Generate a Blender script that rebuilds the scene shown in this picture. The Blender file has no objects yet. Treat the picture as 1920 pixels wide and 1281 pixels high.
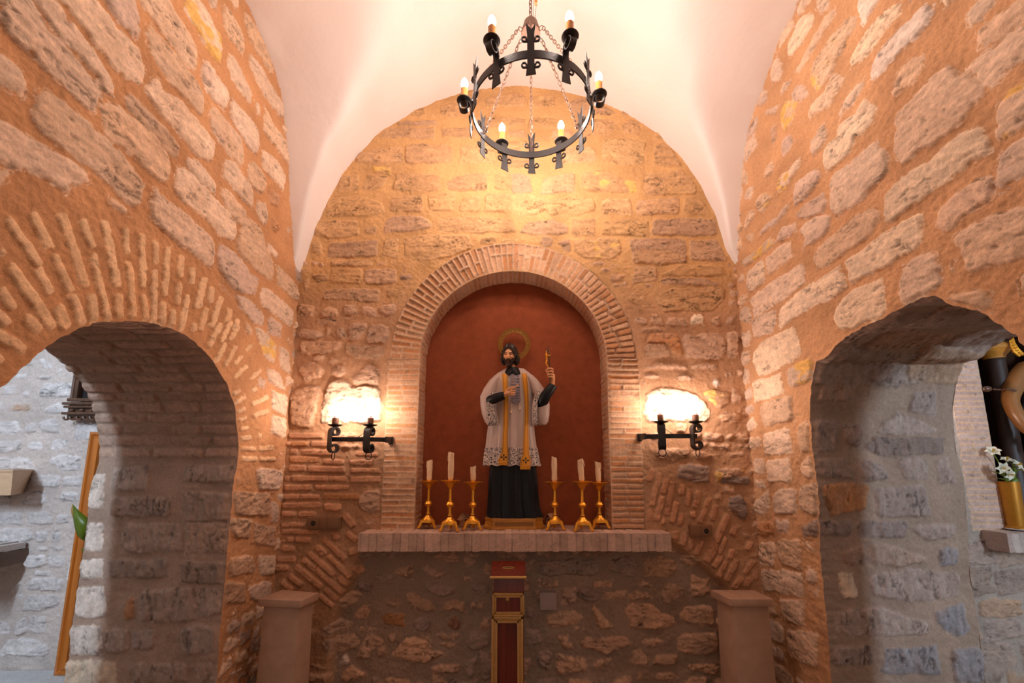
import bpy, bmesh, math, random
import numpy as np
from mathutils import Vector, Matrix

SC = bpy.context.scene
COL = SC.collection
random.seed(7)
RNG = np.random.default_rng(11)

# ------------------------------------------------------------------ camera
F, CX, CY, TP = 780.0, 960.0, 753.0, 0.15
PITCH = math.atan(TP)
cp, sp = math.cos(PITCH), math.sin(PITCH)
EYE = 1.55
D, XL, XR = 2.63, -1.42, 1.50          # altar wall, left wall, right wall
TW = 0.72                              # thickness of the side walls

cam = bpy.data.cameras.new('camera')
cam.sensor_width = 36.0
cam.lens = F / 1920.0 * 36.0
cam.shift_y = (CY - 640.5) / 1920.0
cam.clip_start = 0.02
camo = bpy.data.objects.new('camera', cam)
camo.location = (0, 0, EYE)
camo.rotation_euler = (math.pi / 2 + PITCH, 0, 0)
COL.objects.link(camo)
SC.camera = camo


def pl(px, py, ax, val):
    """point of the plane axis=val that is seen at this pixel of the photograph"""
    x = (px - CX) / F
    y = (CY - py) / F
    r = (x, cp - y * sp, sp + y * cp)
    o = (0.0, 0.0, EYE)
    t = (val - o[ax]) / r[ax]
    return Vector((o[0] + t * r[0], o[1] + t * r[1], o[2] + t * r[2]))


# ------------------------------------------------------------------ noise
def _hash(ix, iy, seed):
    h = (ix.astype(np.int64) * 374761393 + iy.astype(np.int64) * 668265263 + seed * 974634777) & 0xffffffff
    h = ((h ^ (h >> 13)) * 1274126177) & 0xffffffff
    h = h ^ (h >> 16)
    return (h & 0xffff) / 65535.0


def vnoise(x, y, seed=0):
    ix, iy = np.floor(x), np.floor(y)
    fx, fy = x - ix, y - iy
    ux, uy = fx * fx * (3 - 2 * fx), fy * fy * (3 - 2 * fy)
    a = _hash(ix, iy, seed); b = _hash(ix + 1, iy, seed)
    c = _hash(ix, iy + 1, seed); d = _hash(ix + 1, iy + 1, seed)
    return ((a * (1 - ux) + b * ux) * (1 - uy) + (c * (1 - ux) + d * ux) * uy) * 2 - 1


def fbm(x, y, seed=0, octv=4, gain=0.5):
    s, amp, n = 0, 1.0, 0.0
    ca, sa = 0.8, 0.6
    for o in range(octv):
        s = s + amp * vnoise(x, y, seed + o * 17)
        n += amp
        x, y = (ca * x - sa * y) * 2.03 + 3.1, (sa * x + ca * y) * 2.03 + 1.7
        amp *= gain
    return s / n


def sstep(a, b, x):
    t = np.clip((x - a) / (b - a), 0, 1)
    return t * t * (3 - 2 * t)


# ------------------------------------------------------------------ object helpers
def link(o, parent=None):
    COL.objects.link(o)
    if parent is not None:
        o.parent = parent
    return o


def tag(o, label=None, cat=None, group=None, kind=None):
    if label: o['label'] = label
    if cat: o['category'] = cat
    if group: o['group'] = group
    if kind: o['kind'] = kind
    return o


def empty(name, loc=(0, 0, 0)):
    o = bpy.data.objects.new(name, None)
    o.empty_display_size = 0.05
    o.location = loc
    return link(o)


def mesh(name, V, Fc, mat, parent=None, smooth=True, base=None):
    """mesh object from world-space vertices; base = origin of the parent to subtract"""
    me = bpy.data.meshes.new(name)
    if base is None and parent is not None:
        base = Vector(parent.location)
        p = parent.parent
        while p is not None:
            base = base + Vector(p.location); p = p.parent
    V = [tuple(v) for v in V]
    if base is not None:
        V = [(v[0] - base[0], v[1] - base[1], v[2] - base[2]) for v in V]
    me.from_pydata(V, [], Fc)
    me.validate()
    bm = bmesh.new(); bm.from_mesh(me)
    bmesh.ops.recalc_face_normals(bm, faces=bm.faces)
    bm.to_mesh(me); bm.free()
    if smooth:
        me.polygons.foreach_set('use_smooth', [True] * len(me.polygons))
    me.materials.append(mat)
    o = bpy.data.objects.new(name, me)
    return link(o, parent)


class MB:
    def __init__(self): self.V, self.F = [], []

    def add(self, V, Fc):
        b = len(self.V)
        self.V += [tuple(v) for v in V]
        self.F += [tuple(i + b for i in f) for f in Fc]
        return self

    def box(self, x0, x1, y0, y1, z0, z1, c=0.0):
        """box; c = chamfer"""
        bm = bmesh.new()
        bmesh.ops.create_cube(bm, size=1)
        for v in bm.verts:
            v.co = Vector(((x0 + x1) / 2 + v.co.x * (x1 - x0), (y0 + y1) / 2 + v.co.y * (y1 - y0), (z0 + z1) / 2 + v.co.z * (z1 - z0)))
        if c > 0:
            bmesh.ops.bevel(bm, geom=list(bm.edges), offset=c, segments=2, affect='EDGES', profile=0.6)
        bm.verts.index_update()
        self.add([v.co[:] for v in bm.verts], [[v.index for v in f.verts] for f in bm.faces])
        bm.free()
        return self

    def prism(self, poly, fn, h0, h1):
        """poly of (a,b); fn(a,b,h) -> xyz"""
        n = len(poly)
        V = [fn(a, b, h0) for a, b in poly] + [fn(a, b, h1) for a, b in poly]
        Fc = [tuple(range(n))[::-1], tuple(range(n, 2 * n))]
        Fc += [(i, (i + 1) % n, n + (i + 1) % n, n + i) for i in range(n)]
        return self.add(V, Fc)

    def lathe(self, c, prof, n=24, wob=None):
        V, Fc = [], []
        m = len(prof)
        for i, (r, z) in enumerate(prof):
            for k in range(n):
                a = 2 * math.pi * k / n
                rr = r * (wob(a, z) if wob else 1.0)
                V.append((c[0] + rr * math.cos(a), c[1] + rr * math.sin(a), c[2] + z))
        for i in range(m - 1):
            for k in range(n):
                k2 = (k + 1) % n
                Fc.append((i * n + k, i * n + k2, (i + 1) * n + k2, (i + 1) * n + k))
        Fc.append(tuple(range(n))[::-1]); Fc.append(tuple(range((m - 1) * n, m * n)))
        return self.add(V, Fc)

    def tube(self, pts, r, n=8, closed=False):
        pts = [Vector(p) for p in pts]
        m = len(pts)
        rs = r if isinstance(r, (list, tuple)) else [r] * m
        V, Fc = [], []
        up = None
        for i, p in enumerate(pts):
            if closed:
                t = pts[(i + 1) % m] - pts[i - 1]
            else:
                t = pts[min(i + 1, m - 1)] - pts[max(i - 1, 0)]
            t = t.normalized() if t.length > 1e-9 else Vector((0, 0, 1))
            if up is None:
                up = Vector((0, 0, 1)) if abs(t.z) < 0.9 else Vector((1, 0, 0))
            a = t.cross(up)
            if a.length < 1e-6: a = t.orthogonal()
            a.normalize(); b = a.cross(t).normalized(); up = b
            for k in range(n):
                an = 2 * math.pi * k / n
                V.append(p + (a * math.cos(an) + b * math.sin(an)) * rs[i])
        for i in range(m if closed else m - 1):
            j = (i + 1) % m
            for k in range(n):
                k2 = (k + 1) % n
                Fc.append((i * n + k, i * n + k2, j * n + k2, j * n + k))
        if not closed:
            Fc.append(tuple(range(n))[::-1]); Fc.append(tuple(range((m - 1) * n, m * n)))
        return self.add(V, Fc)

    def strip(self, pts, wdir, w, t, ndir=None):
        """flat bar along pts; wdir = width direction, t = thickness"""
        pts = [Vector(p) for p in pts]
        m = len(pts); V, Fc = [], []
        wd = Vector(wdir).normalized()
        ws = w if isinstance(w, (list, tuple)) else [w] * m
        for i, p in enumerate(pts):
            tg = (pts[min(i + 1, m - 1)] - pts[max(i - 1, 0)]).normalized()
            nn = tg.cross(wd).normalized()
            for s1, s2 in ((-1, -1), (1, -1), (1, 1), (-1, 1)):
                V.append(p + wd * (s1 * ws[i] / 2) + nn * (s2 * t / 2))
        for i in range(m - 1):
            for k in range(4):
                k2 = (k + 1) % 4
                Fc.append((i * 4 + k, i * 4 + k2, i * 4 + 4 + k2, i * 4 + 4 + k))
        Fc.append((3, 2, 1, 0)); Fc.append(tuple(range((m - 1) * 4, m * 4)))
        return self.add(V, Fc)

    def ball(self, c, r, nu=16, nv=10, rot=None, fn=None):
        """ellipsoid; r = radii"""
        V, Fc = [], []
        R = rot or Matrix.Identity(3)
        for i in range(nv + 1):
            th = math.pi * i / nv
            for k in range(nu):
                a = 2 * math.pi * k / nu
                d = Vector((math.sin(th) * math.cos(a), math.sin(th) * math.sin(a), math.cos(th)))
                s = fn(d) if fn else 1.0
                V.append(Vector(c) + R @ Vector((d.x * r[0] * s, d.y * r[1] * s, d.z * r[2] * s)))
        for i in range(nv):
            for k in range(nu):
                k2 = (k + 1) % nu
                Fc.append((i * nu + k, i * nu + k2, (i + 1) * nu + k2, (i + 1) * nu + k))
        return self.add(V, Fc)

    def loft(self, rings, cap=True):
        n = len(rings[0]); V, Fc = [], []
        for r in rings: V += [tuple(p) for p in r]
        for i in range(len(rings) - 1):
            for k in range(n):
                k2 = (k + 1) % n
                Fc.append((i * n + k, i * n + k2, (i + 1) * n + k2, (i + 1) * n + k))
        if cap:
            Fc.append(tuple(range(n))[::-1]); Fc.append(tuple(range((len(rings) - 1) * n, len(rings) * n)))
        return self.add(V, Fc)

    def build(self, name, mat, parent=None, smooth=True, base=None):
        return mesh(name, self.V, self.F, mat, parent, smooth, base)


def auto_smooth(o, ang=0.6):
    me = o.data
    bm = bmesh.new(); bm.from_mesh(me)
    bmesh.ops.remove_doubles(bm, verts=bm.verts, dist=1e-6)
    bmesh.ops.recalc_face_normals(bm, faces=bm.faces)
    for e in bm.edges:
        e.smooth = not (len(e.link_faces) == 2 and e.calc_face_angle(0) > ang)
    for f in bm.faces: f.smooth = True
    bm.to_mesh(me); bm.free()
    return o


def part(mb, name, mat, parent=None, base=None):
    return auto_smooth(mb.build(name, mat, parent, True, base))


def copy_tree(o, parent=None):
    c = o.copy(); COL.objects.link(c)
    if parent is not None: c.parent = parent
    for ch in o.children: copy_tree(ch, c)
    return c


# ------------------------------------------------------------------ materials
def new_mat(name):
    m = bpy.data.materials.new(name); m.use_nodes = True
    nt = m.node_tree
    return m, nt, nt.nodes['Principled BSDF']


def nd(nt, t, **kw):
    n = nt.nodes.new(t)
    for k, v in kw.items():
        if k in n.inputs: n.inputs[k].default_value = v
        else: setattr(n, k, v)
    return n


def mat_simple(name, col, rough=0.5, metal=0.0, var=0.15, vscale=30, bump=0.0, bscale=80, spec=0.5, coat=0.0):
    m, nt, b = new_mat(name)
    L = nt.links
    tc = nd(nt, 'ShaderNodeTexCoord')
    n = nd(nt, 'ShaderNodeTexNoise', Scale=vscale, Detail=5.0, Roughness=0.6)
    L.new(tc.outputs['Object'], n.inputs['Vector'])
    mx = nd(nt, 'ShaderNodeMix', data_type='RGBA', blend_type='MIX')
    c = np.array(col[:3])
    mx.inputs['A'].default_value = (*(c * (1 - var)), 1)
    mx.inputs['B'].default_value = (*np.clip(c * (1 + var), 0, 1), 1)
    L.new(n.outputs['Fac'], mx.inputs['Factor'])
    L.new(mx.outputs['Result'], b.inputs['Base Color'])
    b.inputs['Roughness'].default_value = rough
    b.inputs['Metallic'].default_value = metal
    b.inputs['Specular IOR Level'].default_value = spec
    b.inputs['Coat Weight'].default_value = coat
    if bump > 0:
        n2 = nd(nt, 'ShaderNodeTexNoise', Scale=bscale, Detail=4.0)
        L.new(tc.outputs['Object'], n2.inputs['Vector'])
        bp = nd(nt, 'ShaderNodeBump', Strength=0.6, Distance=bump)
        L.new(n2.outputs['Fac'], bp.inputs['Height'])
        L.new(bp.outputs['Normal'], b.inputs['Normal'])
    return m


def mat_masonry(name, bump=0.004):
    m, nt, b = new_mat(name)
    L = nt.links
    at = nd(nt, 'ShaderNodeAttribute', attribute_name='Col')
    tc = nd(nt, 'ShaderNodeTexCoord')
    n1 = nd(nt, 'ShaderNodeTexNoise', Scale=95.0, Detail=6.0, Roughness=0.7)
    L.new(tc.outputs['Object'], n1.inputs['Vector'])
    mr = nd(nt, 'ShaderNodeMapRange')
    mr.inputs['From Min'].default_value = 0.25; mr.inputs['From Max'].default_value = 0.75
    mr.inputs['To Min'].default_value = 0.80; mr.inputs['To Max'].default_value = 1.2
    L.new(n1.outputs['Fac'], mr.inputs['Value'])
    mu = nd(nt, 'ShaderNodeMix', data_type='RGBA', blend_type='MULTIPLY')
    mu.inputs['Factor'].default_value = 1.0
    L.new(at.outputs['Color'], mu.inputs['A'])
    L.new(mr.outputs['Result'], mu.inputs['B'])
    L.new(mu.outputs['Result'], b.inputs['Base Color'])
    b.inputs['Roughness'].default_value = 0.92
    b.inputs['Specular IOR Level'].default_value = 0.15
    n2 = nd(nt, 'ShaderNodeTexNoise', Scale=140.0, Detail=5.0, Roughness=0.65)
    L.new(tc.outputs['Object'], n2.inputs['Vector'])
    bp = nd(nt, 'ShaderNodeBump', Strength=0.7, Distance=bump)
    L.new(n2.outputs['Fac'], bp.inputs['Height'])
    L.new(bp.outputs['Normal'], b.inputs['Normal'])
    return m


def mat_glow(name, col, strength):
    m, nt, b = new_mat(name)
    b.inputs['Base Color'].default_value = (0.9, 0.88, 0.84, 1)
    b.inputs['Emission Color'].default_value = (*col, 1)
    b.inputs['Emission Strength'].default_value = strength
    b.inputs['Roughness'].default_value = 0.3
    return m


def mat_wood(name, c1, c2, scale=(40, 40, 3), rough=0.4, coat=0.2):
    m, nt, b = new_mat(name)
    L = nt.links
    tc = nd(nt, 'ShaderNodeTexCoord')
    mp = nd(nt, 'ShaderNodeMapping'); mp.inputs['Scale'].default_value = scale
    n = nd(nt, 'ShaderNodeTexNoise', Scale=1.0, Detail=5.0, Distortion=0.4)
    L.new(tc.outputs['Object'], mp.inputs['Vector']); L.new(mp.outputs['Vector'], n.inputs['Vector'])
    r = nd(nt, 'ShaderNodeValToRGB')
    r.color_ramp.elements[0].position = 0.32; r.color_ramp.elements[0].color = (*c1, 1)
    r.color_ramp.elements[1].position = 0.68; r.color_ramp.elements[1].color = (*c2, 1)
    L.new(n.outputs['Fac'], r.inputs['Fac']); L.new(r.outputs['Color'], b.inputs['Base Color'])
    b.inputs['Roughness'].default_value = rough
    b.inputs['Coat Weight'].default_value = coat
    bp = nd(nt, 'ShaderNodeBump', Strength=0.25, Distance=0.001)
    L.new(n.outputs['Fac'], bp.inputs['Height']); L.new(bp.outputs['Normal'], b.inputs['Normal'])
    return m


def mat_lace(name, white, dark, scale=70.0):
    m, nt, b = new_mat(name)
    L = nt.links
    tc = nd(nt, 'ShaderNodeTexCoord')
    no = nd(nt, 'ShaderNodeTexNoise', Scale=scale * 0.7, Detail=1.0)
    L.new(tc.outputs['Object'], no.inputs['Vector'])
    ad = nd(nt, 'ShaderNodeVectorMath', operation='MULTIPLY_ADD')
    L.new(no.outputs['Color'], ad.inputs[0])
    ad.inputs[1].default_value = (0.018, 0.018, 0.018)
    L.new(tc.outputs['Object'], ad.inputs[2])
    vo = nd(nt, 'ShaderNodeTexVoronoi', Scale=scale, feature='DISTANCE_TO_EDGE')
    L.new(ad.outputs['Vector'], vo.inputs['Vector'])
    v2 = nd(nt, 'ShaderNodeTexVoronoi', Scale=scale * 1.0, feature='F1')
    L.new(ad.outputs['Vector'], v2.inputs['Vector'])
    wv = nd(nt, 'ShaderNodeMath', operation='SINE')
    ml = nd(nt, 'ShaderNodeMath', operation='MULTIPLY'); ml.inputs[1].default_value = 15.0
    L.new(v2.outputs['Distance'], ml.inputs[0]); L.new(ml.outputs[0], wv.inputs[0])
    g1 = nd(nt, 'ShaderNodeMath', operation='LESS_THAN'); g1.inputs[1].default_value = 0.075
    L.new(vo.outputs['Distance'], g1.inputs[0])
    g2 = nd(nt, 'ShaderNodeMath', operation='GREATER_THAN'); g2.inputs[1].default_value = 0.55
    L.new(wv.outputs[0], g2.inputs[0])
    mx = nd(nt, 'ShaderNodeMath', operation='MAXIMUM')
    L.new(g1.outputs[0], mx.inputs[0]); L.new(g2.outputs[0], mx.inputs[1])
    mc = nd(nt, 'ShaderNodeMix', data_type='RGBA')
    mc.inputs['A'].default_value = (*dark, 1); mc.inputs['B'].default_value = (*white, 1)
    L.new(mx.outputs[0], mc.inputs['Factor']); L.new(mc.outputs['Result'], b.inputs['Base Color'])
    b.inputs['Roughness'].default_value = 0.6
    return m


M = {}
M['stone'] = mat_masonry('masonry_stone', 0.004)
M['plaster'] = mat_simple('white_lime_plaster', (0.84, 0.77, 0.735), 0.9, var=0.02, vscale=4, bump=0.006, bscale=14, spec=0.1)
M['red'] = mat_simple('red_niche_plaster', (0.27, 0.066, 0.024), 0.85, var=0.35, vscale=16, bump=0.003, bscale=90, spec=0.15)
M['iron'] = mat_simple('wrought_iron', (0.018, 0.014, 0.013), 0.5, 0.0, var=0.4, vscale=60, bump=0.0012, bscale=160, spec=0.45)
M['chain'] = mat_simple('chain_iron', (0.16, 0.09, 0.06), 0.5, 0.4, var=0.3, vscale=90)
M['gold'] = mat_simple('polished_brass', (0.86, 0.40, 0.04), 0.30, 0.75, var=0.12, vscale=40)
M['goldpaint'] = mat_simple('gold_leaf_paint', (0.24, 0.10, 0.008), 0.38, 0.5, var=0.25, vscale=60, bump=0.001, bscale=150)
M['wax'] = mat_simple('candle_wax', (0.80, 0.56, 0.34), 0.55, var=0.08, vscale=30, bump=0.001, bscale=90)
M['sleeve'] = mat_simple('amber_candle_sleeve', (0.62, 0.26, 0.07), 0.4, var=0.3, vscale=80)
M['sleeve_dark'] = mat_simple('brown_candle_sleeve', (0.20, 0.075, 0.035), 0.5, var=0.3, vscale=80)
M['socket'] = mat_simple('white_lamp_socket', (0.7, 0.66, 0.66), 0.4, var=0.05)
M['bulb'] = mat_glow('chandelier_bulb_glass', (1.0, 0.79, 0.69), 600.0)
M['bulb_wall'] = mat_glow('sconce_bulb_glass', (1.0, 0.76, 0.65), 190.0)
M['post'] = mat_simple('pale_sandstone', (0.46, 0.29, 0.20), 0.8, var=0.28, vscale=12, bump=0.002, bscale=60, spec=0.25)
M['floor'] = mat_simple('stone_floor', (0.30, 0.20, 0.13), 0.6, var=0.25, vscale=6, bump=0.003, bscale=30)
M['plastic'] = mat_simple('brown_switch_plastic', (0.24, 0.12, 0.06), 0.5, var=0.05)
M['grey'] = mat_simple('grey_cover_plate', (0.42, 0.33, 0.30), 0.6, var=0.04)
M['black'] = mat_simple('black_hole', (0.01, 0.008, 0.008), 0.7, var=0.1)
M['mahogany'] = mat_wood('red_mahogany', (0.10, 0.012, 0.006), (0.20, 0.028, 0.012), (60, 60, 4), 0.35, 0.3)
M['gilt'] = mat_simple('gilded_moulding', (0.56, 0.33, 0.11), 0.45, 0.3, var=0.2, vscale=50)
M['oak'] = mat_wood('orange_varnished_wood', (0.42, 0.115, 0.012), (0.62, 0.19, 0.022), (45, 45, 2), 0.35, 0.3)
M['pale_wood'] = mat_wood('pale_beech_wood', (0.62, 0.40, 0.24), (0.72, 0.48, 0.30), (20, 60, 60), 0.5, 0.1)
M['dark_wood'] = mat_wood('dark_carved_wood', (0.06, 0.025, 0.012), (0.14, 0.06, 0.03), (50, 50, 10), 0.35, 0.3)
M['plinth'] = mat_wood('golden_plinth_wood', (0.42, 0.17, 0.02), (0.55, 0.25, 0.035), (10, 40, 60), 0.35, 0.3)
M['nest_wood'] = mat_wood('birdhouse_wood', (0.42, 0.22, 0.11), (0.52, 0.28, 0.15), (30, 30, 30), 0.7, 0.0)
M['skin'] = mat_simple('painted_flesh', (0.72, 0.34, 0.15), 0.42, var=0.1, vscale=25)
M['bronze_skin'] = mat_simple('painted_tan_flesh', (0.30, 0.125, 0.034), 0.35, var=0.15, vscale=18)
M['hair'] = mat_simple('painted_black_hair', (0.035, 0.018, 0.012), 0.45, var=0.5, vscale=60, bump=0.004, bscale=110)
M['beard'] = mat_simple('painted_dark_beard', (0.05, 0.024, 0.015), 0.5, var=0.5, vscale=90, bump=0.003, bscale=160)
M['cassock'] = mat_simple('black_cassock_paint', (0.006, 0.007, 0.009), 0.45, var=0.35, vscale=25, spec=0.3)
M['surplice'] = mat_simple('white_surplice_paint', (0.50, 0.38, 0.32), 0.5, var=0.08, vscale=18)
M['ruffle'] = mat_simple('blue_grey_ruffle', (0.26, 0.22, 0.25), 0.6, var=0.15, vscale=90)
M['stole'] = mat_simple('golden_stole_paint', (0.66, 0.27, 0.012), 0.45, 0.15, var=0.12, vscale=60)
M['lace'] = mat_lace('white_lace', (0.62, 0.50, 0.43), (0.035, 0.03, 0.035), 70.0)
M['lips'] = mat_simple('painted_lips', (0.30, 0.10, 0.05), 0.4)
M['eye'] = mat_simple('painted_eye', (0.03, 0.018, 0.012), 0.3)
M['leaf'] = mat_simple('green_leaf', (0.10, 0.15, 0.004), 0.4, var=0.35, vscale=30)
M['leaf_dry'] = mat_simple('dry_leaf_edge', (0.45, 0.22, 0.05), 0.6, var=0.2)
M['petal'] = mat_simple('white_lily_petal', (0.72, 0.68, 0.52), 0.5, var=0.1, vscale=50)
M['stamen'] = mat_simple('lily_stamen', (0.55, 0.34, 0.04), 0.6)
M['plate'] = mat_simple('glazed_plate', (0.75, 0.75, 0.78), 0.2, var=0.03)
M['clay'] = mat_simple('clay_pot', (0.40, 0.17, 0.09), 0.8, var=0.15)
M['mantle'] = mat_simple('dark_mantle', (0.012, 0.008, 0.01), 0.6, var=0.3)
M['dark_niche'] = mat_simple('dark_maroon_niche', (0.035, 0.014, 0.008), 0.9, var=0.4, vscale=10, spec=0.1)  # even near-black maroon for the back of the right-chapel niche
M['old_gold'] = mat_simple('old_gold_vase', (0.46, 0.19, 0.016), 0.36, 0.55, var=0.15, vscale=30)
M['column_wood'] = mat_wood('blackened_column_wood', (0.018, 0.008, 0.005), (0.045, 0.018, 0.010), (40, 40, 8), 0.5, 0.0)
M['wire'] = mat_simple('thin_wire', (0.14, 0.08, 0.05), 0.5)

# ================================================================== masonry
TAGC = {'y': (0.74, 0.46, 0.15), 'd': (0.29, 0.22, 0.19), 'b': (0.34, 0.31, 0.31), 'o': (0.52, 0.25, 0.11),
        'p': (0.82, 0.64, 0.46), 'g': (0.36, 0.27, 0.22), 'r': (0.30, 0.14, 0.09), 'w': (0.84, 0.72, 0.62),
        'u': (0.50, 0.315, 0.20)}


def parse_polys(text):
    """'ox,oy,scale | t:x,y x,y ...; ...' -> [(tag, [(px,py)...])]; 's' items are bars x1,y1,x2,y2,w"""
    out = []
    for blk in text.strip().split('\n'):
        blk = blk.strip()
        if not blk: continue
        head, body = blk.split('|')
        ox, oy, sc = [float(v) for v in head.split(',')]
        for it in body.split(';'):
            it = it.strip()
            if not it: continue
            t = ''
            if it[0].isalpha():
                t = it[0]; it = it[1:].lstrip(':')
            nums = [[float(a) for a in p.split(',')] for p in it.split()]
            if len(nums) == 1 and len(nums[0]) == 5:                  # a bar
                x1, y1, x2, y2, w = nums[0]
                dx, dy = x2 - x1, y2 - y1
                l = math.hypot(dx, dy); nx, ny = -dy / l * w / 2, dx / l * w / 2
                pts = [(x1 + nx, y1 + ny), (x2 + nx, y2 + ny), (x2 - nx, y2 - ny), (x1 - nx, y1 - ny)]
            elif len(nums) == 1 and len(nums[0]) == 4:                # a rectangle
                x0, y0, x1, y1 = nums[0]
                pts = [(x0, y0), (x1, y0), (x1, y1), (x0, y1)]
            else:
                pts = [(a, b) for a, b in nums]
            out.append((t, [(ox + a / sc, oy + b / sc) for a, b in pts]))
    return out


def poly_d(P, U, V, k):
    """signed inside distance of points to polygon with corners softened by k"""
    P = np.asarray(P, float)
    acc = np.zeros_like(U); ins = np.zeros(U.shape, bool)
    n = len(P); dmin = np.full(U.shape, 1e9); ds = []
    for i in range(n):
        a, b = P[i], P[(i + 1) % n]
        e = b - a; L2 = max(e @ e, 1e-12)
        t = np.clip(((U - a[0]) * e[0] + (V - a[1]) * e[1]) / L2, 0, 1)
        d = np.hypot(U - a[0] - t * e[0], V - a[1] - t * e[1])
        if k > 0: ds.append(d)
        dmin = np.minimum(dmin, d)
        c = ((a[1] > V) != (b[1] > V))
        with np.errstate(divide='ignore', invalid='ignore'):
            xi = (b[0] - a[0]) * (V - a[1]) / (b[1] - a[1] + 1e-12) + a[0]
        ins ^= c & (U < xi)
    if k > 0:
        for d in ds: acc += np.exp(-np.minimum((d - dmin) / k, 40))
        soft = dmin - k * np.log(acc)
    else:
        soft = dmin
    return np.where(ins, soft, -dmin)


def in_poly(P, u, v):
    P = np.asarray(P); n = len(P); r = False
    for i in range(n):
        a, b = P[i], P[(i + 1) % n]
        if (a[1] > v) != (b[1] > v) and u < (b[0] - a[0]) * (v - a[1]) / (b[1] - a[1]) + a[0]: r = not r
    return r


def fill(stones, u0, u1, v0, v1, rh, sw, gap, style, hole=None, seed=1, jit=0.12, tags=('',)):
    """coursed stones wherever nothing has been laid yet"""
    rg = random.Random(seed)
    boxes = [(min(p[0] for p in s[1]), max(p[0] for p in s[1]), min(p[1] for p in s[1]), max(p[1] for p in s[1]), s[1]) for s in stones]
    v = v0
    while v < v1:
        h = rg.uniform(*rh)
        u = u0 - rg.random() * sw[0]
        while u < u1:
            w = rg.uniform(*sw)
            a0, a1, b0, b1 = u, u + w - gap, v, v + h - gap
            ok = True
            pts = [(a0 + (a1 - a0) * i / 6, b0 + (b1 - b0) * j / 4) for i in range(-1, 8) for j in range(-1, 6)]
            for bx in boxes:
                if bx[0] > a1 + .02 or bx[1] < a0 - .02 or bx[2] > b1 + .02 or bx[3] < b0 - .02: continue
                if any(in_poly(bx[4], *p) for p in pts): ok = False; break
            if ok and hole is not None and any(in_poly(hole, *p) for p in pts): ok = False
            if ok:
                j = lambda s: rg.uniform(-jit, jit) * s
                P = [(a0 + j(h), b0 + j(h)), ((a0 + a1) / 2 + j(h), b0 + j(h) * .7), (a1 + j(h), b0 + j(h)),
                     (a1 + j(h) * .6, (b0 + b1) / 2), (a1 + j(h), b1 + j(h)), ((a0 + a1) / 2 + j(h), b1 + j(h) * .7), (a0 + j(h), b1 + j(h))]
                stones.append((rg.choice(tags), P, style))
                u += w
            else:
                u += w * 0.34
        v += h


STY = {  # height, edge width, corner softness, roughness, dome, palette
    'big':    dict(h=.008, e=.010, k=.012, r=.009, dome=.004, warp=.010, pal=[(.72, .535, .40), (.70, .51, .37), (.76, .57, .42), (.64, .47, .375), (.72, .50, .34), (.68, .46, .30)]),
    'back':   dict(h=.006, e=.010, k=.008, r=.012, dome=.003, warp=.010, pal=[(.58, .345, .16), (.60, .36, .18), (.54, .32, .16), (.56, .345, .20)]),
    'rubble': dict(h=.014, e=.014, k=.010, r=.016, dome=.006, warp=.012, pal=[(.60, .38, .25), (.58, .35, .21), (.54, .35, .24), (.62, .40, .27)]),
    'rub2':   dict(h=.010, e=.014, k=.009, r=.014, dome=.005, warp=.012, pal=[(.62, .38, .25), (.56, .36, .24), (.66, .41, .26), (.54, .36, .26)]),
    'brick':  dict(h=.008, e=.007, k=.005, r=.004, dome=.001, warp=.005, pal=[(.80, .54, .33), (.84, .57, .34), (.76, .49, .28)]),
    'brick2': dict(h=.011, e=.007, k=.005, r=.005, dome=.002, warp=.005, pal=[(.62, .32, .18), (.65, .35, .20), (.58, .30, .17)]),
    'tile':   dict(h=.0014, e=.004, k=.001, r=.0012, dome=.0, warp=.0015, pal=[(.60, .33, .18), (.63, .38, .22), (.58, .30, .16), (.60, .28, .12), (.64, .40, .25)]),
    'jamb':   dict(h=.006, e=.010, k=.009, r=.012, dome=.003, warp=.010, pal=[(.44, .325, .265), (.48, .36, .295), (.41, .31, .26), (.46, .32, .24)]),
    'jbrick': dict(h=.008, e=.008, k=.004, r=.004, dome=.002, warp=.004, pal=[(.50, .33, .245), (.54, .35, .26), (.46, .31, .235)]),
    'chap':   dict(h=.007, e=.010, k=.009, r=.010, dome=.003, warp=.010, pal=[(.72, .66, .64), (.70, .64, .62), (.74, .68, .66), (.66, .60, .58)]),
}


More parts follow.
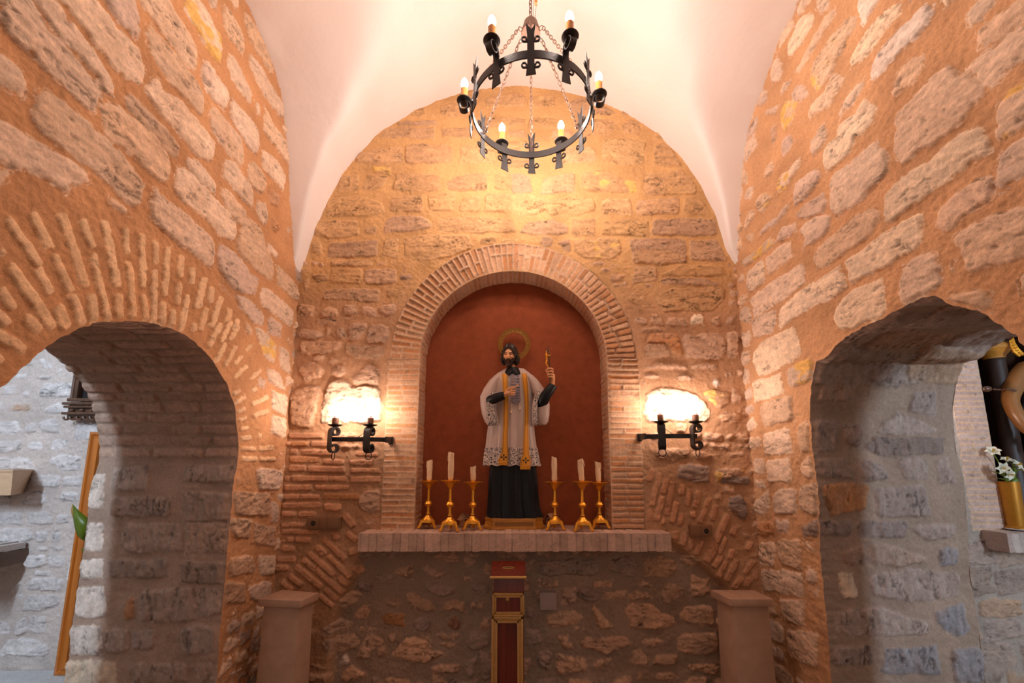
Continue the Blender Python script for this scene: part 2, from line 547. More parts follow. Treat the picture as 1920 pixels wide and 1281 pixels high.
def surface(name, us, vs, posfn, stones, mortar, parent=None, keep=None, hole=None, seed=0, mamp=.006, edge_flat=None, hbase=None, cjit=0.10):
    us, vs = np.asarray(us), np.asarray(vs)
    nu, nv = len(us), len(vs)
    U, V = np.meshgrid(us, vs, indexing='ij')
    wu = fbm(U * 16, V * 16, seed + 1, 3); wv = fbm(U * 16, V * 16, seed + 5, 3)
    wu += 0.35 * vnoise(U * 70, V * 70, seed + 8); wv += 0.35 * vnoise(U * 70, V * 70, seed + 9)
    Hh = mamp * (fbm(U * 9, V * 9, seed + 2, 3) + 0.6 * fbm(U * 55, V * 55, seed + 3, 3))
    mot = fbm(U * 7, V * 7, seed + 4, 4)
    mc = mortar(U, V) if callable(mortar) else np.asarray(mortar)[None, None, :]
    C = mc * (1 + 0.22 * mot[..., None])
    rough = fbm(U * 13, V * 26, seed + 21, 5, .62)
    ridg = 1 - 2 * np.abs(fbm(U * 9 + .3 * wu, V * 17 + .3 * wv, seed + 22, 4))
    blot = fbm(U * 11, V * 15, seed + 23, 4, .6)
    fine = fbm(U * 60, V * 60, seed + 24, 2)
    pits = sstep(.42, .62, fbm(U * 30, V * 42, seed + 25, 3))
    crack = sstep(.90, .985, 1 - np.abs(fbm(U * 7 + .5 * wu, V * 24 + .5 * wv, seed + 26, 3) + .12)) * sstep(-.1, .25, fbm(U * 6, V * 9, seed + 27, 2))
    streak = fbm(U * 14, V * 60, seed + 28, 3)
    rg = random.Random(seed + 99)
    for st in stones:
        t, P = st[0], st[1]
        S = STY[st[2]]
        pu = [p[0] for p in P]; pv = [p[1] for p in P]
        mg = .03
        i0, i1 = np.searchsorted(us, min(pu) - mg), np.searchsorted(us, max(pu) + mg)
        j0, j1 = np.searchsorted(vs, min(pv) - mg), np.searchsorted(vs, max(pv) + mg)
        if i1 - i0 < 2 or j1 - j0 < 2: continue
        sl = (slice(i0, i1), slice(j0, j1))
        d = poly_d(P, U[sl] + S['warp'] * wu[sl], V[sl] + S['warp'] * wv[sl], S['k']) + S['k'] * .45
        m = sstep(0, S['e'], d)
        tu, tv = rg.uniform(-.03, .03), rg.uniform(-.03, .03)
        cu, cv = sum(pu) / len(pu), sum(pv) / len(pv)
        big_ = st[2] not in ('tile', 'tilep', 'bed', 'brick', 'brick2', 'jbrick')
        hh = (-.004 * crack[sl] if big_ else 0) + S['h'] * rg.uniform(.6, 1.25) + S['r'] * (.9 * rough[sl] + .35 * ridg[sl]) - S['r'] * .5 * pits[sl] + S['dome'] * (1 - np.exp(-np.maximum(d, 0) / .04)) \
            + tu * (U[sl] - cu) + tv * (V[sl] - cv)
        Hh[sl] = Hh[sl] * (1 - m) + hh * m
        col = np.asarray(TAGC.get(t, rg.choice(S['pal'])))
        if st[2] == 'back' and t == 'p': col = np.array((.64, .40, .19))
        col = col * (1 + rg.uniform(-cjit, cjit))
        alt = np.asarray(rg.choice(S['pal'])) * rg.uniform(.82, 1.05)
        w = np.clip(.5 + .9 * blot[sl], 0, 1)[..., None] * (.42 if t else .6)
        cc = col * (1 - w) + alt * w
        if t == 'y':
            yw = sstep(.02, .30, blot[sl] + .25 * streak[sl])[..., None]
            cc = alt * (1 - yw) + np.asarray(TAGC['y']) * yw
        cc = cc * (1 + .18 * fine[sl] - .30 * pits[sl] + (.16 * streak[sl] - .45 * crack[sl] if big_ else 0))[..., None]
        mm = sstep(.0015, .005, d + .004 * fine[sl])[..., None]
        C[sl] = C[sl] * (1 - mm) + cc * mm
    if hbase is not None: Hh = Hh + hbase(U, V)
    drop = np.zeros(U.shape, bool)
    Uo, Vo = U.copy(), V.copy()
    if hole is not None:
        hp = np.asarray(hole)
        i0, i1 = np.searchsorted(us, hp[:, 0].min() - .06), np.searchsorted(us, hp[:, 0].max() + .06)
        j0, j1 = np.searchsorted(vs, hp[:, 1].min() - .06), np.searchsorted(vs, hp[:, 1].max() + .06)
        sl = (slice(i0, i1), slice(j0, j1))
        d = poly_d(hp, U[sl], V[sl], 0)
        Hh[sl] *= sstep(0, .022, -d)
        drop[sl] = d > 0
        # faces wholly inside go; the rim vertices slide onto the outline
        dfull = np.full(U.shape, -1.0); dfull[sl] = d
        inq = dfull > 0
        fk = ~(inq[:-1, :-1] & inq[1:, :-1] & inq[1:, 1:] & inq[:-1, 1:])
        used = np.zeros(U.shape, bool)
        used[:-1, :-1] |= fk; used[1:, :-1] |= fk; used[1:, 1:] |= fk; used[:-1, 1:] |= fk
        rim = np.argwhere(inq & used)
        for (i, j) in rim:
            p = np.array([U[i, j], V[i, j]])
            a = hp; b = np.roll(hp, -1, 0); e = b - a
            t = np.clip(((p - a) * e).sum(1) / np.maximum((e * e).sum(1), 1e-12), 0, 1)
            q = a + e * t[:, None]; k = np.argmin(((q - p) ** 2).sum(1))
            Uo[i, j], Vo[i, j] = q[k]; Hh[i, j] = 0
    else:
        fk = np.ones((nu - 1, nv - 1), bool)
    if keep is not None:
        K = keep(U, V)
        fk &= K[:-1, :-1] | K[1:, 1:]
    if edge_flat is not None: Hh = Hh * edge_flat(U, V)
    X, Y, Z = posfn(Uo, Vo, Hh)
    co = np.stack([X, Y, Z], -1).reshape(-1, 3)
    idx = np.arange(nu * nv).reshape(nu, nv)
    q = np.stack([idx[:-1, :-1], idx[1:, :-1], idx[1:, 1:], idx[:-1, 1:]], -1)[fk]
    ids = np.unique(q); rem = np.full(nu * nv, -1); rem[ids] = np.arange(len(ids))
    return raw_mesh(name, co[ids], rem[q], C.reshape(-1, 3)[ids], M['stone'], parent)


def raw_mesh(name, co, quads, colr, mat, parent=None):
    me = bpy.data.meshes.new(name)
    me.vertices.add(len(co)); me.vertices.foreach_set('co', np.ascontiguousarray(co, np.float32).ravel())
    nf = len(quads)
    me.loops.add(nf * 4); me.loops.foreach_set('vertex_index', np.ascontiguousarray(quads, np.int32).ravel())
    me.polygons.add(nf)
    me.polygons.foreach_set('loop_start', np.arange(0, nf * 4, 4, dtype=np.int32))
    me.update(calc_edges=True)
    me.polygons.foreach_set('use_smooth', np.ones(nf, bool))
    if colr is not None:
        at = me.color_attributes.new('Col', 'FLOAT_COLOR', 'POINT')
        rgba = np.ones((len(co), 4), np.float32); rgba[:, :3] = np.clip(colr, 0, 1)
        at.data.foreach_set('color', rgba.ravel())
    me.materials.append(mat)
    me.validate()
    o = bpy.data.objects.new(name, me)
    return link(o, parent)


def unproj(polys, ax, val, iu, iv, style):
    return [(t, [(lambda q: (q[iu], q[iv]))(pl(a, b, ax, val)) for a, b in P], style) for t, P in polys]


def spaced(parts):
    """[(start, stop, step), ...] -> one increasing array"""
    out = []
    for a, b, s in parts:
        n = max(1, int(round((b - a) / s)))
        out += list(np.linspace(a, b, n + 1)[:-1])
    out.append(parts[-1][1])
    return np.array(out)


def soften(P, n=400, k=3, amp=.006, seed=3, closed=False):
    """resample an open polyline evenly, smooth it and give it a rough outline"""
    P = np.asarray(P, float)
    L = np.r_[0, np.cumsum(np.hypot(*np.diff(P, axis=0).T))]
    s = np.linspace(0, L[-1], n)
    Q = np.stack([np.interp(s, L, P[:, 0]), np.interp(s, L, P[:, 1])], 1)
    for _ in range(k):
        Q[1:-1] = (Q[:-2] + 2 * Q[1:-1] + Q[2:]) / 4
    T = np.gradient(Q, axis=0); T /= np.linalg.norm(T, axis=1)[:, None]
    N = np.stack([-T[:, 1], T[:, 0]], 1)
    wob = amp * (fbm(s * 14, s * 0 + seed, seed, 3) + .6 * fbm(s * 55, s * 0 + seed, seed + 4, 2))
    wob[0] = wob[-1] = 0
    return Q, s, N * wob[:, None]


def soffit(name, Q, s, ts, posfn, stones, mortar, parent, seed, wob):
    """the underside and jambs of an opening: outline Q(s) swept through the wall thickness ts"""
    T = np.gradient(Q, axis=0); T /= np.linalg.norm(T, axis=1)[:, None]
    for _ in range(6): T[1:-1] = (T[:-2] + 2 * T[1:-1] + T[2:]) / 4
    N = np.stack([-T[:, 1], T[:, 0]], 1)
    c = Q[len(Q) // 2 - 1:len(Q) // 2 + 1].mean(0)
    cen = np.array([(Q[0, 0] + Q[-1, 0]) / 2, c[1] - .5])
    if ((cen - Q[len(Q) // 2]) * N[len(Q) // 2]).sum() < 0: N = -N

    def pf(U, V, Hh):
        a = np.stack([np.interp(U, s, Q[:, i]) for i in (0, 1)], -1)
        nn = np.stack([np.interp(U, s, N[:, i]) for i in (0, 1)], -1)
        ww = np.stack([np.interp(U, s, wob[:, i]) for i in (0, 1)], -1) * np.exp(-V / .035)[..., None]
        w = Hh * sstep(0, .03, V)
        return posfn(a[..., 0] + nn[..., 0] * w + ww[..., 0], a[..., 1] + nn[..., 1] * w + ww[..., 1], V)
    return surface(name, s, ts, pf, stones, mortar, parent, seed=seed)


MORT_SIDE = (.56, .295, .145)
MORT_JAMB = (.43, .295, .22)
MORT_CHAP = (.62, .53, .48)

# ------------------------------------------------------------------ traced stones (pixel outlines per crop of the photograph)
LEFT_STONES = '''
0,0,4.003|0,-40 200,-40 370,220 660,530 740,620 750,740 700,860 520,720 430,620 230,420 -20,200;220,-40 390,-20 500,140 690,350 850,620 835,745 760,690 720,570 600,430 400,240;410,-30 710,-30 870,190 1050,390 1095,530 1070,640 1040,650 900,560 770,420 640,250;770,-30 990,-30 1035,100 1040,310 1020,310 870,150;-60,350 130,480 190,560 185,680 160,740 60,690 -60,640
0,0,1|67,166 85,170 140,210 177,242 215,275 250,320 268,345 263,392 240,385 205,350 170,320 100,270 60,220;233,180 250,177 268,197 290,218 315,245 334,275 332,301 315,292 290,262 255,230 236,210;188,185 207,193 235,213 270,240 300,272 315,300 314,325 309,343 290,335 250,300 225,280 200,262 188,235;-20,215 50,252 100,283 160,320 170,342 160,350 138,350 125,365 90,345 45,322 -20,300;-30,308 15,318 12,340 -30,360;202,366 215,368 247,406 246,412 200,380
240,0,4.003|70,-30 290,-30 340,80 430,210 510,350 515,430 490,550 430,490 340,380 190,160;y430,-30 530,-20 560,30 640,180 700,290 705,400 685,490 600,370 520,240 420,90;590,-30 660,-20 668,90 640,75;750,-30 825,-20 820,85 790,60;700,60 725,40 800,140 860,260 870,330 860,430 800,350 730,250;850,110 880,80 930,150 1000,280 1050,410 1085,540 1050,540 990,430 920,330 880,220;140,190 190,190 210,240 290,330 390,460 480,570 550,690 560,800 545,880 430,760 270,560 160,380 130,300;540,560 570,430 610,470 660,560 745,680 740,840 700,810 610,720 550,640;740,440 770,400 820,470 880,600 930,720 920,800 870,740 790,630 750,540;900,430 930,405 980,470 1040,580 1100,700 1160,800 1150,895 1110,850 1000,690 930,550;130,680 170,580 220,575 260,670 400,760 530,920 640,1070 635,1190 610,1225 500,1160 350,970 200,810;600,880 620,800 650,790 740,900 850,1060 870,1200 860,1260 790,1200 650,1040;755,850 770,720 830,800 940,920 980,1000 975,1140 950,1155 860,1050;1010,900 1020,800 1080,920 1190,1070 1200,1240 1100,1100 1010,980;950,760 980,770 985,860 960,850;1160,960 1190,905 1205,930 1200,1010 1170,990
240,300,4.003|340,100 370,40 440,60 540,170 650,290 780,420 815,480 800,610 690,560 560,430 510,390 340,240;430,-10 520,0 650,180 650,270 600,230 470,90;160,280 180,205 240,250 350,340 500,470 640,600 640,800 620,810 450,690 360,620 200,480 160,420;700,60 720,0 790,0 870,120 935,200 930,370 900,340 760,190 700,120;890,90 910,10 950,20 1040,150 1020,250 980,240 900,160;690,220 750,230 890,390 890,510 820,480 700,300;950,370 980,310 1030,320 1045,440 1030,490 970,430;o1040,260 1060,200 1140,270 1130,350 1050,310;1000,-80 1120,0 1180,120 1160,245 1110,170 1010,60;810,590 900,430 1000,500 1030,640 1090,760 1090,880 1060,905 900,770 820,680;1040,620 1080,640 1120,700 1110,750 1060,690;670,680 690,620 760,670 860,760 900,840 980,900 960,1010 930,1020 800,970 720,890 670,780;1110,790 1150,810 1270,950 1275,1060 1230,1040 1120,930;985,1030 1010,950 1100,1000 1240,1140 1230,1270 1100,1160 1000,1090;800,1010 850,1010 970,1100 1015,1160 1010,1260 930,1210 830,1100;1050,1200 1080,1175 1150,1240 1140,1340 1050,1300;685,940 720,950 780,1040 740,1010;o1070,400 1140,480 1110,560 1080,520;1180,520 1215,510 1220,540 1190,545
380,600,1.881|y185,30 215,35 258,90 250,150 215,130;265,90 300,110 310,190 270,165;225,165 270,190 290,250 230,220;p240,250 300,270 295,340 242,320;p240,335 292,350 290,420 240,400;190,525 280,530 270,600 195,600;u105,605 235,615 230,690 110,690;235,640 265,650 262,720 238,710;u95,700 170,705 168,770 100,765;u175,715 255,730 250,800 180,790;u92,845 170,830 190,890 90,905;195,830 255,835 250,900 200,900;u80,925 145,930 150,1000 75,1000;160,935 240,920 235,980 165,985
'''
LEFT_BRICKS = '''
0,300,4.003|40,420,290,800,75;260,800,380,1010,78;235,385,375,670,75;400,710,530,1000,70;530,1005,620,1250,65;460,400,640,960,75;675,1000,700,1230,80;610,440,690,670,55;690,695,810,1220,55;770,450,870,960,65;880,1000,890,1200,65;930,500,945,710,50;955,760,990,1200,55;1058,545,1062,970,52;1070,1010,1090,1230,50;1165,600,1155,790,50;1155,820,1150,1260,48;1265,650,1225,1030,50;1220,1070,1205,1260,50;50,780,400,1270,90;0,660,30,720,60;-20,960,100,1120,80;180,1170,290,1290,90;420,1080,500,1270,95;-120,1060,60,1250,85;-60,1280,80,1380,85;-150,700,-30,900,80;40,1330,180,1430,85;-100,1440,10,1520,85
240,300,4.003|400,720,385,890,50;380,920,360,1090,48;480,800,470,940,45;570,880,510,1120,60;440,1010,390,1290,50;625,950,610,1080,45;700,1030,620,1260,45;590,1110,530,1290,48;765,1110,735,1220,45;820,1190,790,1290,45;330,1120,310,1300,50;490,1220,480,1290,45;690,1240,660,1300,45
380,600,1.881|60,10,20,100,20;100,5,60,80,18;125,20,90,75,18;80,80,45,150,18;115,90,75,165,16;170,85,150,110,16;135,125,110,160,16;155,160,105,205,16;205,175,165,210,16;190,240,170,250,20;130,245,105,265,16;150,270,105,300,16;230,270,170,300,18;150,310,120,325,16;155,340,125,355,16;230,320,175,340,18;160,380,130,385,16;205,410,195,410,20;170,415,132,420,18;185,455,132,455,16;250,450,195,453,18;190,490,135,490,18;255,490,200,492,16
'''
RIGHT_STONES = '''
1370,0,4.003|p430,330 470,250 530,130 610,90 630,160 560,300 500,380 450,440;640,60 660,-20 740,-20 760,60 690,110 650,80;730,100 790,40 800,100 700,240 600,420 490,570 480,540 560,400 640,250;y600,520 700,350 830,180 940,90 960,150 880,300 800,470 760,560 650,690 610,620;w960,40 970,-30 1140,-30 1080,90 1000,190;p900,520 910,430 980,290 1080,160 1200,60 1280,0 1290,80 1160,250 1050,400 960,490;300,560 350,420 400,500 380,580 320,630;370,720 400,620 450,600 430,680;460,700 520,620 560,650 590,720 520,780 470,750;y385,840 420,760 500,750 490,860 450,940 400,1000 380,920;580,900 610,800 700,700 780,550 860,580 830,680 730,810 640,870;800,880 840,780 920,660 990,600 1005,670 940,750 850,840 810,905;p705,1280 710,1090 800,1030 820,930 950,830 1020,730 1090,830 1080,920 950,1040 910,1130 800,1240 720,1300;600,1080 640,1000 710,910 720,990 690,1090 610,1170;390,1110 400,1040 440,1010 490,1050 430,1150 390,1180;200,780 230,680 280,690 270,760 220,800;250,860 300,800 360,800 320,860;u300,1030 310,930 350,930 340,1040 310,1110
1600,0,4.003|w140,600 135,490 230,350 330,240 440,130 530,30 600,60 580,150 500,250 390,370 300,450 200,580;280,690 300,640 340,530 420,440 520,410 530,510 480,610 380,680 320,740;320,960 330,850 450,740 560,620 720,480 800,560 900,560 1020,690 900,810 820,920 650,1040 500,1150 370,1250 330,1200;830,520 980,400 1100,330 1330,170 1330,430 1180,520 1120,620 1020,680 920,560;850,200 850,120 900,40 960,-20 1110,-20 1040,80 940,190;940,380 940,230 1020,160 1150,60 1230,-20 1330,-20 1330,130 1200,250 1080,320;y1090,800 1150,720 1281,600 1350,560 1350,920 1110,1070 1080,970;p650,-30 760,-30 700,80 660,60
1600,300,4.003|p235,450 230,330 260,230 400,110 560,20 760,-180 900,-240 1000,-220 1050,-60 900,20 750,130 640,210 470,340 270,480;620,500 640,370 800,240 1060,70 1080,200 1060,290 950,360 850,420 690,545;1080,230 1080,30 1120,-60 1350,-210 1350,50 1200,190 1110,260;750,580 780,540 960,450 1281,330 1350,300 1350,690 1050,800 890,860 830,770 790,690;1220,960 1230,860 1281,810 1350,790 1350,1010 1240,1010;700,1040 760,1000 900,970 1040,990 1040,1140 880,1110;355,980 350,880 400,790 550,690 620,700 630,760 670,840 665,950 600,990 380,1110;730,760 760,760 750,830 730,810
1370,300,4.003|p820,1080 900,990 1150,890 1175,1130 1100,1210 1030,1220 870,1270 800,1260 790,1130;p870,760 1060,620 1200,530 1430,390 1450,500 1440,640 1270,740 1050,860 900,940 880,850;760,410 750,250 760,130 900,20 980,-60 1100,-150 1190,-30 1180,90 1060,220 980,310 870,390 800,440;630,790 640,680 800,530 920,440 1080,340 1120,440 1050,560 890,680 740,780 650,830;470,290 480,190 560,110 660,60 665,150 560,290 480,350;480,440 500,400 620,280 700,240 730,330 700,400 580,440;520,520 620,440 740,410 740,520 640,610 540,670 560,590;350,600 380,520 480,470 500,530 430,580 350,620;210,570 250,500 350,430 430,320 440,360 390,430 300,520;y340,260 350,160 450,50 520,-20 520,30 450,150 380,240;y200,380 200,290 250,240 310,280 270,370 240,410;110,530 110,450 150,370 190,390 170,450;110,300 130,220 170,190 170,270 130,310;y90,760 200,670 320,580 340,620 260,700 110,800;270,850 275,740 340,670 450,600 470,700 480,730 370,800 290,870;120,900 130,850 250,740 260,850 250,920 150,1000 130,970;140,1050 220,980 400,860 550,780 560,930 420,1030 300,1110 180,1190 170,1110;p370,1260 370,1130 480,1020 640,910 820,790 860,900 860,960 760,1040 600,1120 430,1220 380,1275;60,1060 80,1010 130,1010 120,1060 70,1100;100,200 90,40 130,110 130,180;250,130 270,60 320,0 330,50 280,140;120,600 130,560 180,550 170,610;180,1230 200,1180 340,1120 350,1240 250,1300 190,1290;60,1200 80,1110 140,1100 160,1150 150,1230
1370,580,1.827|p80,180 80,150 120,105 220,60 245,150 235,165 100,235;y195,215 200,200 275,165 285,240 205,270;p75,250 170,220 190,290 160,300 85,320;100,360 110,320 210,295 215,380 120,405;115,430 200,405 210,490 120,500;125,520 205,505 210,590 130,590;45,290 70,265 78,300 60,320;50,340 75,325 75,355 55,360;55,400 75,370 95,400 60,425;145,640 180,610 225,620 230,700 150,700;70,680 130,615 135,680 110,710;100,800 150,800 150,880 100,880;155,795 240,790 245,890 170,870;230,400 265,380 270,490 240,490;245,530 275,500 290,580 250,570;240,610 300,590 300,710 240,690;105,890 245,900 260,990 110,960;170,990 260,1000 250,1090 185,1060;195,1100 300,1110 300,1230 200,1190;d245,740 300,722 300,775 250,780;75,40 140,20 150,80 80,100;80,515 115,510 118,560 80,560;o85,730 150,730 150,770 90,775
'''
BACK_STONES = '''
560,160,3.767|1310,90 1500,60 1600,70 1600,150 1320,150;1000,150 1080,130 1240,150 1240,230 1010,220;u690,260 960,245 980,280 700,290;640,300 960,295 960,375 560,370;1000,310 1250,300 1260,370 1010,370;1480,320 1600,315 1600,375 1490,372;430,480 600,440 730,440 740,550 600,555 400,550;755,430 860,410 1080,430 1090,550 900,560 750,550;1140,430 1380,420 1390,550 1140,550;y520,580 650,570 660,640 520,610;270,730 300,640 425,630 425,740 260,755;450,740 480,630 630,640 620,700 540,750;665,740 690,620 1000,640 1005,745 760,755;1040,690 1120,640 1330,625 1330,740 1060,745;1380,740 1390,630 1600,620 1600,750;190,880 220,800 420,780 600,840 610,900 520,925 200,930;645,890 650,800 870,770 885,900;905,780 1100,760 1100,890 930,890;1120,890 1150,800 1280,770 1280,895;p1310,900 1320,770 1600,770 1750,790 1780,860 1700,905;120,1070 120,960 420,950 430,1060 250,1085;460,1050 470,1000 560,1000 540,1050;u600,1040 620,950 700,920 880,930 950,1000 860,1035;990,1040 1000,940 1300,930 1520,960 1540,1045;90,1180 100,1110 165,1110 170,1200;u205,1220 220,1120 330,1110 560,1095 560,1210 400,1215;590,1210 610,1080 700,1080 700,1230;750,1220 740,1080 900,1060 1200,1060 1230,1150 1100,1210 880,1250;1270,1120 1300,1070 1400,1080 1400,1140;p1420,1120 1430,1090 1560,1090 1540,1125;220,1281 240,1240 400,1230 520,1240 540,1281
960,160,3.767|100,90 300,70 310,150 120,160;400,130 500,90 640,140 740,200 600,210 420,200;470,280 560,240 740,250 700,355 480,350;770,280 830,240 910,270 900,350 780,340;p630,540 640,390 780,380 940,390 930,560 770,565;1010,570 1000,430 1060,400 1150,480 1200,580;350,560 370,430 580,440 590,540;u0,770 0,620 130,640 150,760;205,770 220,650 440,620 440,760;y490,740 490,620 640,600 880,690 880,765 600,760;930,780 930,630 1200,600 1300,700 1300,770 1100,780;p0,915 0,790 150,810 200,900 170,920;p230,900 250,820 420,790 580,810 590,880 450,930 300,930;630,910 640,810 840,800 850,920;870,900 880,810 1180,800 1180,910 900,920;1210,900 1215,800 1330,800 1400,900 1360,930;u50,1040 100,970 300,950 400,1000 400,1040 300,1060 100,1050;425,1050 420,950 590,945 590,1060 440,1070;630,1060 650,960 850,940 970,960 960,1070;u985,1060 1000,950 1300,940 1430,950 1450,1060 1200,1070;u190,1120 210,1070 290,1080 290,1130 230,1150;u320,1110 400,1080 415,1170 380,1180;y430,1180 440,1080 750,1080 780,1180 700,1230 500,1220;u850,1260 830,1090 1100,1080 1230,1100 1240,1260;u1260,1230 1250,1100 1450,1090 1520,1240 1400,1250
540,480,3.768|295,190 300,110 430,90 525,90 520,190;u540,190 545,100 770,90 770,190 650,210;100,180 150,150 150,220 120,250;170,140 280,130 290,180 200,190;u250,310 260,240 480,230 640,240 640,320;700,240 820,240 820,300 710,300;75,430 75,350 190,350 185,430;235,430 245,380 300,360 355,390 355,430;385,410 390,350 480,350 485,415;505,410 510,360 560,350 630,370 630,425;640,390 650,350 770,340 770,400 720,425 680,420;200,490 200,445 330,445 345,490;350,440 480,440 440,470;60,590 70,540 140,515 240,540 240,575 160,590;260,580 265,500 310,510 285,580;335,575 360,495 425,560 420,580;430,590 430,490 520,470 565,490 520,560 460,605;545,560 580,490 700,490 715,560 695,610 560,608;80,690 80,610 200,600 390,620 380,650 260,695;u405,690 410,630 560,630 690,640 690,690 640,720 500,725;170,740 175,712 265,712 260,740;75,780 180,750 250,780 245,850 110,890;300,830 330,780 400,780 410,830 350,870;290,760 300,715 370,740 340,765;25,1200 20,980 80,930 230,920 220,1000 190,1130 180,1220;p230,1080 280,900 400,880 460,920 640,930 670,1040 660,1170 560,1190 380,1180 230,1180;450,860 560,770 650,800 640,920 480,910
1170,470,3.66|60,90 70,0 300,0 430,60 280,95;u470,60 520,20 640,0 640,80;60,230 70,110 220,110 230,200;u255,230 260,190 560,190 690,250 500,240;240,170 400,100 680,110 690,180 300,180;20,330 40,290 130,310 200,390 110,385;210,330 330,260 690,260 690,340 600,420 260,420;75,500 80,460 160,460 155,505;180,510 190,440 250,440 270,510;285,510 300,460 440,470 440,515;p460,500 470,440 540,440 550,510;590,480 650,440 680,500 620,515;700,510 710,460 770,450 760,500;100,560 110,530 270,530 280,560;u130,740 150,650 260,640 330,730;o160,640 180,570 370,570 410,720 340,720 270,640;430,730 400,580 680,570 700,680 660,750;710,740 700,570 780,560 790,740;130,810 150,780 430,780 430,815;450,810 460,780 640,780 650,815;120,870 150,850 250,850 230,880;350,880 380,850 490,870 450,900;w600,910 620,880 660,890 655,950;y545,980 600,940 720,980 730,1050 640,1080;730,1040 740,930 800,980 800,1050;p130,1100 150,970 280,940 480,970 560,1050 600,1120 580,1180 300,1180 150,1180;340,1240 360,1180 440,1190 430,1250;640,1150 700,1100 790,1110 800,1190 650,1180
1180,840,4.269|u220,100 200,10 480,0 480,90 300,105;510,80 510,20 730,60 560,100;d390,240 400,150 520,120 650,150 640,280 500,270;y690,270 700,160 900,160 940,200 720,270;d720,290 760,230 950,230 960,300;d790,480 800,390 900,380 950,510 920,590 850,530;660,390 720,360 735,440 700,430
510,800,3.768|610,490 640,460 760,450 760,600 690,630 620,590
'''
BACK_BRICKS = '''
510,800,3.768|115,45,365,85;95,105,130,140;o135,105,258,138;270,105,405,145;125,160,185,195;210,165,430,205;o120,212,345,255;362,230,510,268;550,235,715,275;120,272,245,318;255,280,515,325;550,295,770,328;92,350,130,385;135,347,400,388;400,347,530,390;550,350,770,395;92,410,285,452;305,415,545,450;80,475,195,515;195,478,340,515;o360,470,485,518;o485,475,620,518;75,535,345,578;370,545,490,595;70,595,170,635;188,600,310,640;65,675,240,710;70,725,340,762;105,780,155,818;165,780,285,822;70,800,100,820;70,840,165,885;35,915,165,960;25,980,120,1020;590,180,750,210;510,620,580,710,50;430,740,470,800,45;530,750,600,810,45;360,785,525,945,42;315,840,375,905,50;260,890,445,1050,42;400,910,560,1075,42;215,935,300,1005,45;310,1005,510,1180,42;165,985,360,1140,48;120,1045,215,1125,45;65,1095,150,1155,45;470,1060,545,1120,50;375,1145,460,1225,45;560,860,580,910,60;590,990,620,1050,55;330,1190,440,1270,40
1180,840,4.269|185,170,150,270,40;240,200,180,465,45;295,245,270,370,45;265,390,215,590,45;345,270,300,540,48;380,435,335,600,45;425,295,415,380,50;480,330,460,470,42;555,340,520,480,45;505,505,505,560,50;410,520,400,620,45;640,400,560,600,45;695,460,660,580,45;785,540,690,760,52;690,760,610,915,75;845,625,815,700,45;770,710,720,850,42;825,810,800,890,48;730,860,670,960,55;365,670,360,735,50;440,690,420,785,55;500,725,480,820,45;585,730,530,860,42;770,910,700,1050,48;860,900,770,1070,52;1000,900,915,1010,45;900,1030,830,1130,55;975,750,940,820,50;1010,980,1000,1060,50;170,490,165,590,40;280,560,260,610,35;960,1040,930,1110,60
'''
